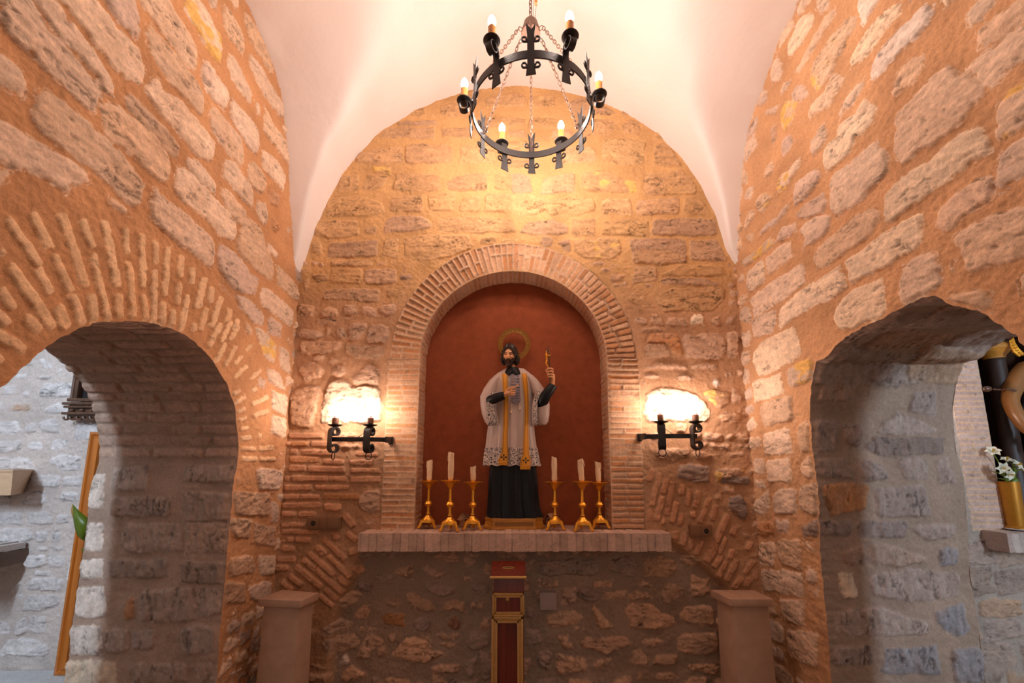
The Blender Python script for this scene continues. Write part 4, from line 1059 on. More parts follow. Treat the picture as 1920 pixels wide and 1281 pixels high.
# ------------------------------------------------------------------ candlesticks
def make_stick(px, y, pan_py, label):
    """px: image column of the foot on the shelf; pan_py: image row of the drip pan"""
    foot = pl(px, 990, 1, y); z0 = SHELF_Z
    x = foot.x
    hp = pl(px, pan_py, 1, y).z - z0
    t = empty('candlestick', (x, y, z0))
    tag(t, label, 'candlestick', 'brass candlesticks on the altar shelf')
    c = Vector((x, y, z0))
    R = .052
    mb = MB()
    dome = [(.010, .080), (.016, .078), (.021, .070), (.030, .062), (.037, .052), (.040, .042), (.041, .036), (.034, .033), (.02, .033)]
    mb.lathe(c, dome[::-1], 24, lambda a, zz: 1 + .06 * math.cos(3 * a + math.pi / 2) * (zz < .06) + .05 * math.sin(12 * a) * (zz < .072))
    part(mb, 'base', M['gold'], t)
    for k in range(3):
        a = -math.pi / 2 + (k * 2 + 1) * math.pi / 3
        d = Vector((math.cos(a), math.sin(a), 0))
        mb = MB()
        mb.tube([c + d * .028 + Vector((0, 0, .050)), c + d * .040 + Vector((0, 0, .042)), c + d * .047 + Vector((0, 0, .026)), c + d * .052 + Vector((0, 0, .013)), c + d * .061 + Vector((0, 0, .008))], [.012, .0125, .0105, .009, .008], 8)
        for q in (-.35, 0, .35):
            d2 = Vector((math.cos(a + q * .35), math.sin(a + q * .35), 0))
            mb.ball(c + d2 * .062 + Vector((0, 0, .0055)), (.006, .006, .0055), 8, 6)
        part(mb, 'foot', M['gold'], t)
    h1 = hp * .53
    mb = MB()
    mb.lathe(c, [(.014, .084), (.014, .090), (.0095, .094), (.0085, .10), (.0085, h1 - .022), (.011, h1 - .02), (.011, h1 - .016)], 16, lambda a, zz: 1 + .04 * math.cos(6 * a))
    mb.lathe(c, [(.011, h1 + .016), (.011, h1 + .02), (.0085, h1 + .024), (.0085, hp - .045), (.013, hp - .04), (.015, hp - .032)], 16, lambda a, zz: 1 + .04 * math.cos(6 * a))
    part(mb, 'stem', M['gold'], t)
    mb = MB()
    mb.lathe(c, [(.010, h1 - .018), (.017, h1 - .014), (.021, h1 - .006), (.0245, h1), (.021, h1 + .006), (.017, h1 + .014), (.010, h1 + .018)], 20, lambda a, zz: 1 + .08 * abs(math.cos(4 * a)))
    part(mb, 'knob', M['gold'], t)
    mb = MB()
    prof = [(.011, hp - .040), (.017, hp - .034), (.023, hp - .022), (.033, hp - .012), (.047, hp - .003), (.059, hp + .006), (.055, hp + .008), (.040, hp + .002), (.022, hp - .004), (.008, hp - .004)]
    mb.lathe(c, prof, 48, lambda a, zz: 1 + (.10 * abs(math.sin(6 * a)) - .05) * (1 if zz > hp - .012 else .3))
    part(mb, 'drip_pan', M['gold'], t)
    mb = MB().lathe(c, [(.013, hp - .004), (.014, hp + .018), (.016, hp + .02), (.012, hp + .02), (.012, hp + .01)], 16)
    part(mb, 'socket', M['gold'], t)
    return t, c + Vector((0, 0, hp + .012))


def make_candle(c, top_px, y, lean, label, thin=1.0, wick=False):
    top = pl(top_px[0], top_px[1], 1, y)
    h = top.z - c.z
    t = empty('candle', tuple(c)); tag(t, label, 'candle', 'ivory altar candles')
    rg = random.Random(int(c.x * 1000))
    rings = []
    n = 20
    dx = lean * h
    for i in range(15):
        f = i / 14
        r = .0172 * thin * (1 + .06 * math.sin(f * 9 + c.x * 7)) * (.80 if i == 0 else 1) * (1 - .04 * f)
        zz = h * f
        rings.append([(c.x + dx * f + r * math.cos(2 * math.pi * k / n), c.y + r * math.sin(2 * math.pi * k / n),
                       c.z + zz + (.006 * math.sin(2 * math.pi * k / n + c.x * 20) if i == 14 else 0)) for k in range(n)])
    r = .0172 * thin
    for rr, dz in ((.75, -.002), (.4, -.008)):
        rings.append([(c.x + dx + rr * r * math.cos(2 * math.pi * k / n), c.y + rr * r * math.sin(2 * math.pi * k / n), c.z + h + dz) for k in range(n)])
    part(MB().loft(rings), 'wax_column', M['wax'], t)
    for k in range(3):
        a = rg.uniform(math.pi, 2 * math.pi); l = rg.uniform(.02, .05)
        p = [Vector((c.x + dx * (1 - s) + r * math.cos(a), c.y + r * math.sin(a), c.z + h - .002 - l * s)) for s in (0, .5, 1)]
        part(MB().tube(p, [.003, .0035, .0025], 6), 'wax_drip', M['wax'], t)
    mb = MB().tube([Vector((c.x + dx, c.y, c.z + h - .01)), Vector((c.x + dx + .002, c.y, c.z + h + (.022 if wick else .004)))], .0013, 6)
    part(mb, 'wick', M['black'], t)
    return t


STK = [(802, 2.665, 904, 'brass candlestick nearest the left edge of the niche', (807, 864), .02, 'short ivory candle leaning on the candlestick nearest the niche\'s left edge', 1.0, False),
       (843, 2.565, 903, 'tall brass candlestick second from the left edge of the niche', (848, 849), .01, 'tallest ivory candle, on the second candlestick from the left', 1.05, False),
       (886, 2.615, 906, 'brass candlestick just left of the saint statue, beside the birdhouse', (886.5, 875), .01, 'shortest ivory candle with bare wick, just left of the saint statue', .93, True),
       (1041, 2.615, 906, 'brass candlestick just right of the saint statue', (1039.5, 858), .0, 'ivory candle just right of the saint statue', 1.0, False),
       (1093, 2.565, 905, 'front brass candlestick between two others on the right of the statue', (1087, 862), -.06, 'ivory candle tilting left, on the middle candlestick right of the statue', 1.05, False),
       (1125, 2.66, 907, 'brass candlestick nearest the right edge of the niche', (1119.5, 867), -.03, 'ivory candle nearest the right edge of the niche', 1.0, False)]
for px, y, pp, lb, top, ln, lb2, th, wk in STK:
    t, c = make_stick(px, y, pp, lb)
    make_candle(c, top, y, ln, lb2, th, wk)


# ------------------------------------------------------------------ little wooden birdhouses on the shelf
def birdhouse(x, y, w, rot, label):
    z0 = SHELF_Z
    t = empty('birdhouse', (x, y, z0)); tag(t, label, 'birdhouse', 'toy birdhouses beside the statue')
    h = w * 1.05; d = w * .75
    fn = lambda a, b, hh: (a * w, hh, b * h)
    body = MB().prism([(-.42, 0), (.42, 0), (.42, .72), (0, 1.15), (-.42, .72)], fn, -d / 2, d / 2)
    o = part(body, 'body', M['nest_wood'], t, base=Vector((0, 0, 0)))
    roof = MB()
    for s in (-1, 1):
        roof.prism([(s * .58, .62), (0, 1.22), (0, 1.34), (s * .66, .68)], fn, -d / 2 - .012, d / 2 + .012)
    part(roof, 'roof', M['nest_wood'], t, base=Vector((0, 0, 0)))
    hole = MB()
    hole.prism([(.15 * math.cos(k * math.pi / 8), .62 + .15 * math.sin(k * math.pi / 8)) for k in range(16)], fn, -d / 2 - .0012, -d / 2 + .004)
    part(hole, 'entrance_hole', M['black'], t, base=Vector((0, 0, 0)))
    t.rotation_euler = (0, 0, rot)
    return t


p = pl(870, 988, 2, SHELF_Z)
birdhouse(p.x, 2.735, .058, .5, 'small wooden toy birdhouse with round hole, left of the statue plinth')
birdhouse(pl(1033, 986, 1, 2.755).x, 2.755, .056, -.75, 'small wooden toy birdhouse half hidden behind a candlestick right of the plinth')


# ------------------------------------------------------------------ electric plates
def wall_plate(name, p0, p1, y, th, holes, seams, label, mat):
    a, b = pl(*p0, 1, y), pl(*p1, 1, y)
    cx, cz = (a.x + b.x) / 2, (a.z + b.z) / 2
    t = empty(name, (cx, y, cz)); tag(t, label, 'socket')
    mb = MB().box(a.x, b.x, y - th, y + .05, b.z, a.z, .004)
    part(mb, 'cover', mat, t)
    w = b.x - a.x
    for f in holes:
        x = a.x + w * f
        m2 = MB()
        m2.prism([(.015 * math.cos(k * math.pi / 8), .015 * math.sin(k * math.pi / 8)) for k in range(16)], lambda u, v, h: (x + u, h, cz + v), y - th - .0008, y - th + .006)
        part(m2, 'socket_hole', M['black'], t)
        m3 = MB()
        for s in (-1, 1): m3.tube([(x + s * .006, y - th - .003, cz), (x + s * .006, y - th, cz)], .0022, 8)
        part(m3, 'socket_pin', M['plastic'], t)
    for f in seams:
        part(MB().box(a.x + w * f - .0007, a.x + w * f + .0007, y - th - .0006, y - th + .002, b.z + .004, a.z - .004), 'seam', M['black'], t)
    return t


wall_plate('socket_plate', (577, 970), (638, 992), 2.605, .012, [.2], [.38, .62, .97], 'brown triple socket plate on the brick courses left of the shelf', M['plastic'])
wall_plate('socket_plate', (1293, 985), (1335, 1006), 2.605, .012, [.72], [.47], 'brown double socket plate among the slanting bricks right of the shelf', M['plastic'])
a, b = pl(1012, 1111, 1, 2.64), pl(1043.5, 1143.5, 1, 2.64)
bx = part(MB().box(a.x, b.x, 2.635, 2.70, b.z, a.z, .003), 'cover_plate', M['grey'])
tag(bx, 'square grey blank cover plate on rubble wall right of the alms box', 'cover plate')


# ------------------------------------------------------------------ stone pedestals
def pedestal(label, corners, z, sh0):
    """corners of the cap's top in the order front-left, front-right, back-right, back-left"""
    C4 = [pl(px, py, 2, z) for px, py in corners]
    c = sum(C4, Vector()) / 4
    t = empty('pedestal', (c.x, c.y, 0)); tag(t, label, 'pedestal', 'stone pedestals flanking the altar')

    def ring(f, zz): return [Vector((c.x + (q.x - c.x) * f, c.y + (q.y - c.y) * f, zz)) for q in C4]
    bm = bmesh.new()

    def block(f0, z0, f1, z1, bev):
        b = bmesh.new()
        vs = [b.verts.new(v) for v in ring(f0, z0) + ring(f1, z1)]
        for f in ((3, 2, 1, 0), (4, 5, 6, 7), (0, 1, 5, 4), (1, 2, 6, 5), (2, 3, 7, 6), (3, 0, 4, 7)): b.faces.new([vs[i] for i in f])
        bmesh.ops.bevel(b, geom=list(b.edges), offset=bev, segments=2, affect='EDGES', profile=.5)
        b.verts.index_update()
        mbx = MB().add([v.co[:] for v in b.verts], [[v.index for v in f.verts] for f in b.faces]); b.free()
        return mbx
    bm.free()
    part(block(1.0, z - .036, 1.0, z, .0018), 'cap', M['post'], t)
    part(block(.90, 0.06, .82, z - .036, .006), 'shaft', M['post'], t)
    part(block(1.05, 0, 1.05, .06, .004), 'foot', M['post'], t)
    return t


pedestal('pale stone pedestal at the left of the altar, in the corner', [(484, 1123.5), (565, 1127), (598, 1111.6), (529.6, 1106)], .85, 0)
pedestal('pale stone pedestal at the right of the altar, in the corner', [(1369, 1124), (1451, 1124), (1415, 1107), (1332, 1106)], .85, 0)


# ------------------------------------------------------------------ alms box on a column
YA = 2.36
t = empty('alms_box', (-.02, YA + .08, 0)); tag(t, 'red mahogany alms box with gilded mouldings and sloping lid, under the shelf', 'alms box')
L = lambda px, py, y=YA: pl(px, py, 1, y)


def fr(px0, px1, py0, py1, w, name, dy=0.0, parent=t, y=YA):
    """gilded frame moulding: three steps"""
    a, b = L(px0, py0, y), L(px1, py1, y)
    m = MB()
    for (i0, i1, th) in ((0, .38, .016), (.38, .68, .011), (.68, 1, .015)):
        o0, o1 = w * i0, w * i1
        x0, x1, z1, z0 = a.x + o0, b.x - o0, a.z - o0, b.z + o0
        X0, X1, Z1, Z0 = a.x + o1, b.x - o1, a.z - o1, b.z + o1
        m.box(x0, X0, y - th - dy, y + .004, z0, z1, .001); m.box(X1, x1, y - th - dy, y + .004, z0, z1, .001)
        m.box(x0, x1, y - th - dy, y + .004, Z1, z1, .001); m.box(x0, x1, y - th - dy, y + .004, z0, Z0, .001)
    return part(m, name, M['gilt'], parent)


# lid, sloping forward
zf, zb = L(953, 1079).z, pl(953, 1052, 1, YA + .13).z
xl, xr = L(919, 1079).x, L(987, 1081).x
lid = MB().prism([(YA - .015, zf), (YA + .13, zb), (YA + .13, zb - .02), (YA - .015, zf - .014)], lambda a, b, h: (h, a, b), xl + .004, xr - .004)
lo = part(lid, 'lid', M['mahogany'], t)
nos = MB().tube([(xl, YA - .018, zf - .007), (xr, YA - .018, zf - .007)], .008, 10)
part(nos, 'lid_moulding', M['gilt'], t)
d = Vector((0, .145, zb - zf)).normalized(); c0 = Vector((L(953, 1065).x, YA + .06, zf + (zb - zf) * .52))
nrm = Vector((0, -d.z, d.y))
if nrm.z < 0: nrm = -nrm
sl = MB().tube([c0 + nrm * .0015 + Vector((.032 * math.cos(a), 0, 0)) + d * (.008 * math.sin(a)) for a in [2 * math.pi * k / 28 for k in range(28)]], .0022, 6, closed=True)
part(sl, 'slot_rim', M['gilt'], lo)
m = MB().prism([(.029 * math.cos(2 * math.pi * k / 24), .0045 * math.sin(2 * math.pi * k / 24)) for k in range(24)], lambda a, b, h: tuple(c0 + Vector((a, 0, 0)) + d * b + nrm * h), -.003, .0010)
part(m, 'coin_slot', M['black'], lo)
# head below the lid
a, b = L(926, 1084), L(983, 1160)
part(MB().box(a.x, b.x, YA, YA + .13, b.z, zf - .005, .002), 'box_body', M['mahogany'], t)
fd = fr(923.5, 983, 1111.5, 1154.5, .021, 'door_frame')
a, b = L(930, 1118), L(976, 1148)
dr = part(MB().box(a.x - .004, b.x + .004, YA - .004, YA + .01, b.z - .004, a.z + .004), 'door', M['mahogany'], t)
q = L(951.5, 1123)
lk = MB().lathe((0, 0, 0), [(.0001, 0), (.010, 0), (.010, .003), (.007, .005), (.0001, .005)], 16)
lk.V = [(v[0] + q.x, YA - .004 - v[2], v[1] + q.z) for v in lk.V]
part(lk, 'lock', M['gilt'], dr)
# column with framed panel
a = L(923, 1153); b = L(981, 1153)
z1 = a.z - .003
col = MB()
bmx = MB().prism([(a.x - .001, z1), (b.x + .001, z1), (b.x + .006, .05), (a.x - .008, .05)], lambda u, v, h: (u, h, v), YA + .002, YA + .12)
part(bmx, 'column', M['mahogany'], t)
fr(922, 982, 1155, 1515, .031, 'column_frame')
part(MB().box(a.x - .05, b.x + .05, YA - .05, YA + .16, 0, .05, .006), 'base', M['mahogany'], t)

# ================================================================== lamps
def bulb_mesh(c, parent, mat, h=.062, r=.0165):
    prof = [(.006, 0), (.010, .004), (r * .92, .018), (r, .028), (r * .88, .040), (r * .55, .052), (.0035, h - .003), (.0005, h)]
    return part(MB().lathe(c, prof, 16), 'bulb', mat, parent)


# ------------------------------------------------------------------ chandelier
YH, XH, ZH, RR = 1.75, .0916, 3.205, .280
ch = empty('chandelier', (XH, YH, ZH)); tag(ch, 'black wrought iron ring chandelier with six lit candle bulbs hanging from the white vault', 'chandelier')
O = Vector((XH, YH, ZH))
ring = MB(); n = 72
prof = [(-.003, -.018), (.003, -.018), (.003, .018), (-.003, .018)]
ring.loft([[O + Vector(((RR + pr) * math.cos(2 * math.pi * k / n), (RR + pr) * math.sin(2 * math.pi * k / n), pz)) for pr, pz in prof] for k in range(n + 1)], cap=False)
part(ring, 'ring', M['iron'], ch)


def scroll(mb, base, out, up, w, rad):
    """small curl at the edge of a strap: base point, outward and upward unit vectors"""
    pts = []
    for i in range(15):
        a = -math.pi / 2 + i / 14 * math.pi * 1.55
        r = rad * (1 - .35 * i / 14)
        pts.append(base + out * (rad * .9 + r * math.cos(a)) + up * (rad + r * math.sin(a)))
    mb.tube([base - out * .004] + pts, [.0045] * 8 + [.0042] * 4 + [.0036] * 2 + [.0048, .005], 6)


ROT = math.radians(-3)
for k in range(12):
    a = ROT + math.radians(30 * k)
    lamp = k % 2 == 0
    er = Vector((math.cos(a), math.sin(a), 0)); et = Vector((-math.sin(a), math.cos(a), 0)); ez = Vector((0, 0, 1))
    P0 = O + er * (RR + .006)
    if lamp:
        arm = empty('lamp_arm'); arm.parent = ch; arm.location = (P0 - O)
        ba = P0
    else:
        arm, ba = ch, None
    mb = MB()
    # tail: swallow-tailed flat strap
    w = .0148
    fn = lambda u, z, h: tuple(P0 + et * u + ez * z + er * h)
    if lamp:
        poly = [(-w * 1.5, -.112), (w * 1.5, -.106), (w, -.050), (w, .028), (-w, .028), (-w, -.050)]
        mb.prism(poly, fn, 0, .004)
        # the strap bends outward and rolls up under the cup
        pts = [P0 + ez * .022 + er * .002, P0 + ez * .040 + er * .004, P0 + ez * .056 + er * .011]
        cc = P0 + er * .036 + ez * .040
        for i in range(22):
            an = math.pi * .80 - i / 21 * math.pi * 2.05
            r = .0255 - .006 * i / 21
            pts.append(cc + er * (r * math.cos(an)) + ez * (r * math.sin(an)))
        mb.strip(pts, et, .0296, .004)
        sides = ((-1, -.058), (1, -.058))
    else:
        poly = [(-w * 1.4, -.107), (w * 1.4, -.102), (w, -.055), (w, .085), (w * 1.45, .138), (w * .2, .108), (-w * 1.4, .142), (-w, .085), (-w, -.055)]
        mb.prism(poly, fn, 0, .004)
        sides = ((-1, -.070), (1, -.070), (-1, .052), (1, .052))
    for s, z in sides:
        scroll(mb, P0 + et * (s * w) + ez * z + er * .002, et * s, ez, .004, .0125)
    part(mb, 'strap', M['iron'], arm, ba)
    if lamp:
        cpt = P0 + er * .036 + ez * .066
        cup = MB().lathe(cpt, [(.004, -.004), (.026, .0), (.035, .006), (.036, .009), (.030, .008), (.017, .006), (.017, .012), (.012, .012)], 28)
        part(cup, 'cup', M['iron'], arm, ba)
        part(MB().lathe(cpt, [(.0155, .008), (.0160, .074), (.012, .076), (.011, .074)], 20), 'candle_sleeve', M['sleeve'], arm, ba)
        bo = MB().lathe(cpt + ez * .072, [(.006, 0), (.011, .004), (.0155, .018), (.0168, .028), (.015, .040), (.010, .051), (.0035, .060), (.0005, .064)], 16)
        part(bo, 'bulb', M['bulb'], arm, ba)


def chain(p0, p1, ln=.026, wd=.0062, r=.0019, sag=0.0):
    p0, p1 = Vector(p0), Vector(p1)
    d = p1 - p0; n = max(1, int(round(d.length / (ln * .80))))
    mb = MB()
    for i in range(n):
        f = (i + .5) / n
        c = p0 + d * f - Vector((0, 0, sag * 4 * f * (1 - f)))
        ax = (d + Vector((0, 0, -sag * 4 * (1 - 2 * f)))).normalized()
        u = ax.orthogonal().normalized(); v = ax.cross(u)
        s = u if i % 2 else v
        hl = d.length / n * 1.30 / 2
        pts = []
        for k in range(14):
            a = 2 * math.pi * k / 14
            ca, sa = math.cos(a), math.sin(a)
            e = .65
            pts.append(c + ax * (hl * math.copysign(abs(ca) ** e, ca)) + s * (wd * math.copysign(abs(sa) ** e, sa)))
        mb.tube(pts, r, 6, closed=True)
    return mb


HUB = Vector(pl(995, 45, 1, YH))
hub = MB().lathe(HUB, [(.0465, -.058), (.048, -.054), (.044, -.035), (.038, -.015), (.034, .004), (.028, .013), (.016, .018), (.006, .022), (.002, .024)], 28)
part(hub, 'hub', M['chain'], ch)
for k in range(6):
    a = ROT + math.radians(30 + 60 * k)
    er = Vector((math.cos(a), math.sin(a), 0))
    h0 = HUB + er * .046 + Vector((0, 0, -.055))
    lp = MB().tube([h0 + er * (.011 + .011 * math.cos(q)) + Vector((0, 0, -.006 + .012 * math.sin(q))) for q in [2 * math.pi * j / 14 for j in range(14)]], .0022, 6, closed=True)
    part(lp, 'hook', M['chain'], ch)
    part(chain(h0 + er * .022 + Vector((0, 0, -.010)), O + er * (RR - .006) + Vector((0, 0, .02))), 'chain', M['chain'], ch)
top = Vector((XH, YH, float(vault_z(np.array([XH]), np.array([YH]))[0]) - .005))
part(chain(HUB + Vector((0, 0, .02)), top, .03, .0075, .0023), 'chain', M['chain'], ch)
wr1 = MB()
for s, off in ((1, .022), (-1, .012)):
    pts = []
    for i in range(12):
        f = i / 11
        pts.append(HUB + Vector((off * .9 + .016 * math.sin(f * 3.1) * (1 if s > 0 else .3), 0, .012 + f * (top.z - HUB.z - .01))))
    wr1.tube(pts, .0013, 6)
part(wr1, 'wire', M['wire'], ch)
part(MB().box(HUB.x + .020, HUB.x + .034, YH - .008, YH + .008, HUB.z + .115, HUB.z + .145, .002), 'wire_connector', M['sleeve'], ch)


# ------------------------------------------------------------------ wall sconces
def eight(c, wdir, h, r, w, th):
    """flat bar wound to an S with rolled ends, hanging in the vertical plane across wdir"""
    wd = Vector(wdir).normalized(); ez = Vector((0, 0, 1)); u = wd.cross(ez).normalized()
    pts = []
    N = 20
    for i in range(N):                                   # upper roll, coming in from inside
        a = math.pi * 2.35 - i / (N - 1) * math.pi * 2.35
        rr = r * (.62 + .38 * i / (N - 1))
        pts.append(c + u * (rr * math.cos(a)) + ez * (h / 2 - r + rr * math.sin(a)))
    for i in range(N):                                   # lower roll
        a = 0 - i / (N - 1) * math.pi * 1.9
        rr = r * (1 - .35 * i / (N - 1))
        pts.append(c + u * (rr * math.cos(a)) + ez * (-h / 2 + r + rr * math.sin(a)))
    return MB().strip(pts, wd, w, th)


def sconce(cx, z, y, flip, label, mat):
    """cx: middle of the bar; flip=1: wall hook on the right"""
    t = empty('wall_sconce', (cx, D - .005, z)); tag(t, label, 'wall lamp', 'twin candle wall sconces')
    s = flip
    bar = MB()
    hw = .105
    pts = [Vector((cx - s * (hw + (.030 if s > 0 else .006)), y - .004, z)), Vector((cx, y, z)), Vector((cx + s * hw, y + .006, z)), Vector((cx + s * (hw + .065), y + .04, z)), Vector((cx + s * (hw + .09), y + .075, z))]
    bar.strip(pts, (0, 0, 1), .027, .005)
    part(bar, 'bar', M['iron'], t)
    hk = MB().strip([Vector((cx + s * (hw + .088), y + .02, z + .0)), Vector((cx + s * (hw + .092), y + .05, z)), Vector((cx + s * (hw + .09), D - .004, z))], (0, 0, 1), .036, .012)
    hk.box(cx + s * (hw + .09) - .014, cx + s * (hw + .09) + .014, D - .016, D + .002, z - .024, z + .024, .003)
    part(hk, 'wall_bracket', M['iron'], t)
    for q in (-1, 1):
        c = Vector((cx + q * hw, y - .012, z - .004))
        ang = math.radians(15 if q * s > 0 else 62) * s
        wd = Vector((math.cos(ang), -math.sin(ang) * s, 0)) if q * s > 0 else Vector((.74, -.67, 0) if s > 0 else (.12, -.99, 0))
        arm = empty('lamp_arm'); arm.parent = t; arm.location = c - Vector(t.location)
        part(eight(c, wd, .152, .028, .042, .009), 'scroll', M['iron'], arm, c)
        cc = c + Vector((0, 0, .078))
        part(MB().lathe(cc, [(.004, -.004), (.030, .004), (.041, .010), (.042, .013), (.034, .012), (.018, .010), (.018, .020), (.015, .022)], 28), 'cup', M['iron'], arm, c)
        part(MB().lathe(cc, [(.0175, .018), (.0185, .024), (.0190, .050), (.0175, .053), (.012, .054)], 20), 'candle_sleeve', M['sleeve_dark'], arm, c)
        part(MB().lathe(cc, [(.0115, .050), (.0115, .066), (.009, .068)], 16), 'lamp_socket', M['socket'], arm, c)
        bulb_mesh(cc + Vector((0, 0, .066)), arm, mat, .075, .018)
        ri = MB()
        rn = Vector((wd.x, wd.y, 0)).normalized()
        rc_ = c + Vector((0, 0, -.075 - .020))
        ri.tube([rc_ + rn * (.021 * math.cos(2 * math.pi * k / 22)) + Vector((0, 0, .022 * math.sin(2 * math.pi * k / 22))) for k in range(22)], .0028, 8, closed=True)
        part(ri, 'hanging_ring', M['iron'], arm, c)
    wi = MB().tube([Vector((cx + s * .02, y + .01, z + .008)), Vector((cx + s * .06, y - .004, z + .03)), Vector((cx + s * .09, y - .012, z + .05))], .0018, 6)
    part(wi, 'wire', M['iron'], t)
    return t


sconce(pl(661, 825, 1, 2.50).x, pl(661, 824, 1, 2.50).z, 2.50, 1, 'twin wrought iron wall sconce left of the arched niche', M['bulb_wall'])
sconce(pl(1272, 820, 1, 2.50).x, pl(1272, 818, 1, 2.50).z, 2.50, -1, 'twin wrought iron wall sconce right of the arched niche', M['bulb_wall'])

# ================================================================== figures
def skin_mesh(chains, sub=2):
    """chains: list of [(point, radius), ...]; a chain starting with an int is rooted at that earlier vertex"""
    V, Ed, R = [], [], []
    for ch_ in chains:
        prev = None
        for it in ch_:
            if isinstance(it, int):
                prev = it; continue
            V.append(tuple(it[0])); R.append(it[1])
            if prev is not None: Ed.append((prev, len(V) - 1))
            prev = len(V) - 1
    me = bpy.data.meshes.new('tmp'); me.from_pydata(V, Ed, [])
    o = bpy.data.objects.new('tmp', me); COL.objects.link(o)
    md = o.modifiers.new('s', 'SKIN'); md.use_smooth_shade = True
    for i, r in enumerate(R):
        sv = me.skin_vertices[0].data[i]
        sv.radius = (r, r) if not isinstance(r, tuple) else r
        sv.use_root = (i == 0)
    s2 = o.modifiers.new('b', 'SUBSURF'); s2.levels = sub; s2.render_levels = sub
    bpy.context.view_layer.update()
    ev = o.evaluated_get(bpy.context.evaluated_depsgraph_get())
    m2 = ev.to_mesh()
    out = MB().add([v.co[:] for v in m2.vertices], [list(p.vertices) for p in m2.polygons])
    ev.to_mesh_clear()
    bpy.data.objects.remove(o); bpy.data.meshes.remove(me)
    return out


def remeshed(mb, name, mat, parent, voxel):
    """one continuous surface from overlapping closed shapes"""
    o = mb.build('tmp', mat, None)
    md = o.modifiers.new('r', 'REMESH'); md.mode = 'VOXEL'; md.voxel_size = voxel; md.use_smooth_shade = True
    s = o.modifiers.new('s', 'SMOOTH'); s.factor = .5; s.iterations = 3
    bpy.context.view_layer.update()
    ev = o.evaluated_get(bpy.context.evaluated_depsgraph_get())
    m2 = ev.to_mesh()
    out = MB().add([v.co[:] for v in m2.vertices], [list(p.vertices) for p in m2.polygons])
    ev.to_mesh_clear()
    me = o.data; bpy.data.objects.remove(o); bpy.data.meshes.remove(me)
    return out.build(name, mat, parent)


def head_shape(nu=56, nv=44, k=1.0):
    """a man's head, local: x right, y forward, z up; nominal half height .078"""
    V, Fc = [], []
    g = lambda x, s: math.exp(-(x / s) ** 2)
    for i in range(nv + 1):
        th = math.pi * i / nv
        for j in range(nu):
            a = 2 * math.pi * j / nu
            x, y, z = math.sin(th) * math.cos(a) * .050, math.sin(th) * math.sin(a) * .062, math.cos(th) * .078
            jaw = max(0, min(1, (-z - .012) / .060))
            x *= 1 - .34 * jaw
            if y > 0: y *= 1 - .16 * jaw
            else: y *= 1 - .35 * jaw
            if y > 0:
                ax = abs(x)
                nz = max(0, min(1, (.016 - z) / .036)) if z > -.020 else max(0, 1 - (-.020 - z) / .005)
                w = .0065 + .004 * max(0, min(1, (.0 - z) / .02))
                y += .017 * nz * g(x, w)
                y += .004 * g(z - .020, .006) * g(ax - .018, .018)
                y -= .009 * g(ax - .0185, .0095) * g(z - .008, .007)
                y += .004 * g(ax - .028, .010) * g(z + .012, .012)
                y += .005 * g(x, .013) * g(z + .036, .0035) + .005 * g(x, .011) * g(z + .0435, .004)
                y -= .002 * g(x, .014) * g(z + .0395, .0018)
                y += .009 * g(x, .015) * g(z + .062, .011)
            V.append(Vector((x * k, y * k, z * k)))
    for i in range(nv):
        for j in range(nu):
            j2 = (j + 1) % nu
            Fc.append((i * nu + j, i * nu + j2, (i + 1) * nu + j2, (i + 1) * nu + j))
    return V, Fc


def shell(V, Fc, sel, off, Mx):
    """a layer over part of the head (hair, beard): faces whose centre passes sel, lifted by off(v)"""
    fs = [f for f in Fc if sel(sum((V[i] for i in f), Vector()) / 4)]
    ids = sorted({i for f in fs for i in f}); rm = {v: n for n, v in enumerate(ids)}
    cnt = {}
    for f in fs:
        for a, b in zip(f, f[1:] + f[:1]): cnt[frozenset((a, b))] = cnt.get(frozenset((a, b)), 0) + 1
    edge = {i for e, c in cnt.items() if c == 1 for i in e}
    out = []
    for i in ids:
        v = V[i]; n = v.normalized()
        out.append(Mx @ (v + n * (off(v) * (.25 if i in edge else 1))))
    inn = [Mx @ (V[i] - V[i].normalized() * .004) for i in ids]
    m = len(ids)
    F2 = [tuple(rm[i] for i in f) for f in fs] + [tuple(m + rm[i] for i in f[::-1]) for f in fs]
    for f in fs:
        for a, b in zip(f, f[1:] + f[:1]):
            if cnt[frozenset((a, b))] == 1: F2.append((rm[b], rm[a], m + rm[a], m + rm[b]))
    return MB().add(out, F2)


# ------------------------------------------------------------------ the saint
YC = 2.705
W = lambda px, py, dy=0.0: pl(px, py, 1, YC + dy)
PZ = W(960, 973, -.09).z
st = empty('saint_statue', (W(963, 990).x, YC, SHELF_Z))
tag(st, 'painted statue of a bearded saint in white surplice and golden stole, in the red niche', 'statue')

# plinth: octagon with a framed front
cx = W(964, 985, -.09).x
hw, hd = .192, .088
poly = [(-hw, -.035), (-hw + .055, -hd), (hw - .055, -hd), (hw, -.035), (hw, hd), (-hw, hd)]
rings = []
for f, z in ((1.0, SHELF_Z - .002), (1.0, SHELF_Z + .012), (.955, SHELF_Z + .016), (.925, PZ - .018), (.945, PZ - .012), (.945, PZ)):
    rings.append([(cx + a * f, YC + b * f, z) for a, b in poly])
pb = part(MB().loft(rings), 'plinth', M['plinth'], st)
yf = YC - hd * .945 - .002
inset = MB()
x0, x1 = cx - .115, cx + .115; z0, z1 = SHELF_Z + .022, PZ - .024
for a, b, c, d in ((x0, x1, z1 - .004, z1), (x0, x1, z0, z0 + .004), (x0, x0 + .004, z0, z1), (x1 - .004, x1, z0, z1)): inset.box(a, b, yf - .003, yf + .02, c, d)
part(inset, 'panel_moulding', M['goldpaint'], pb)

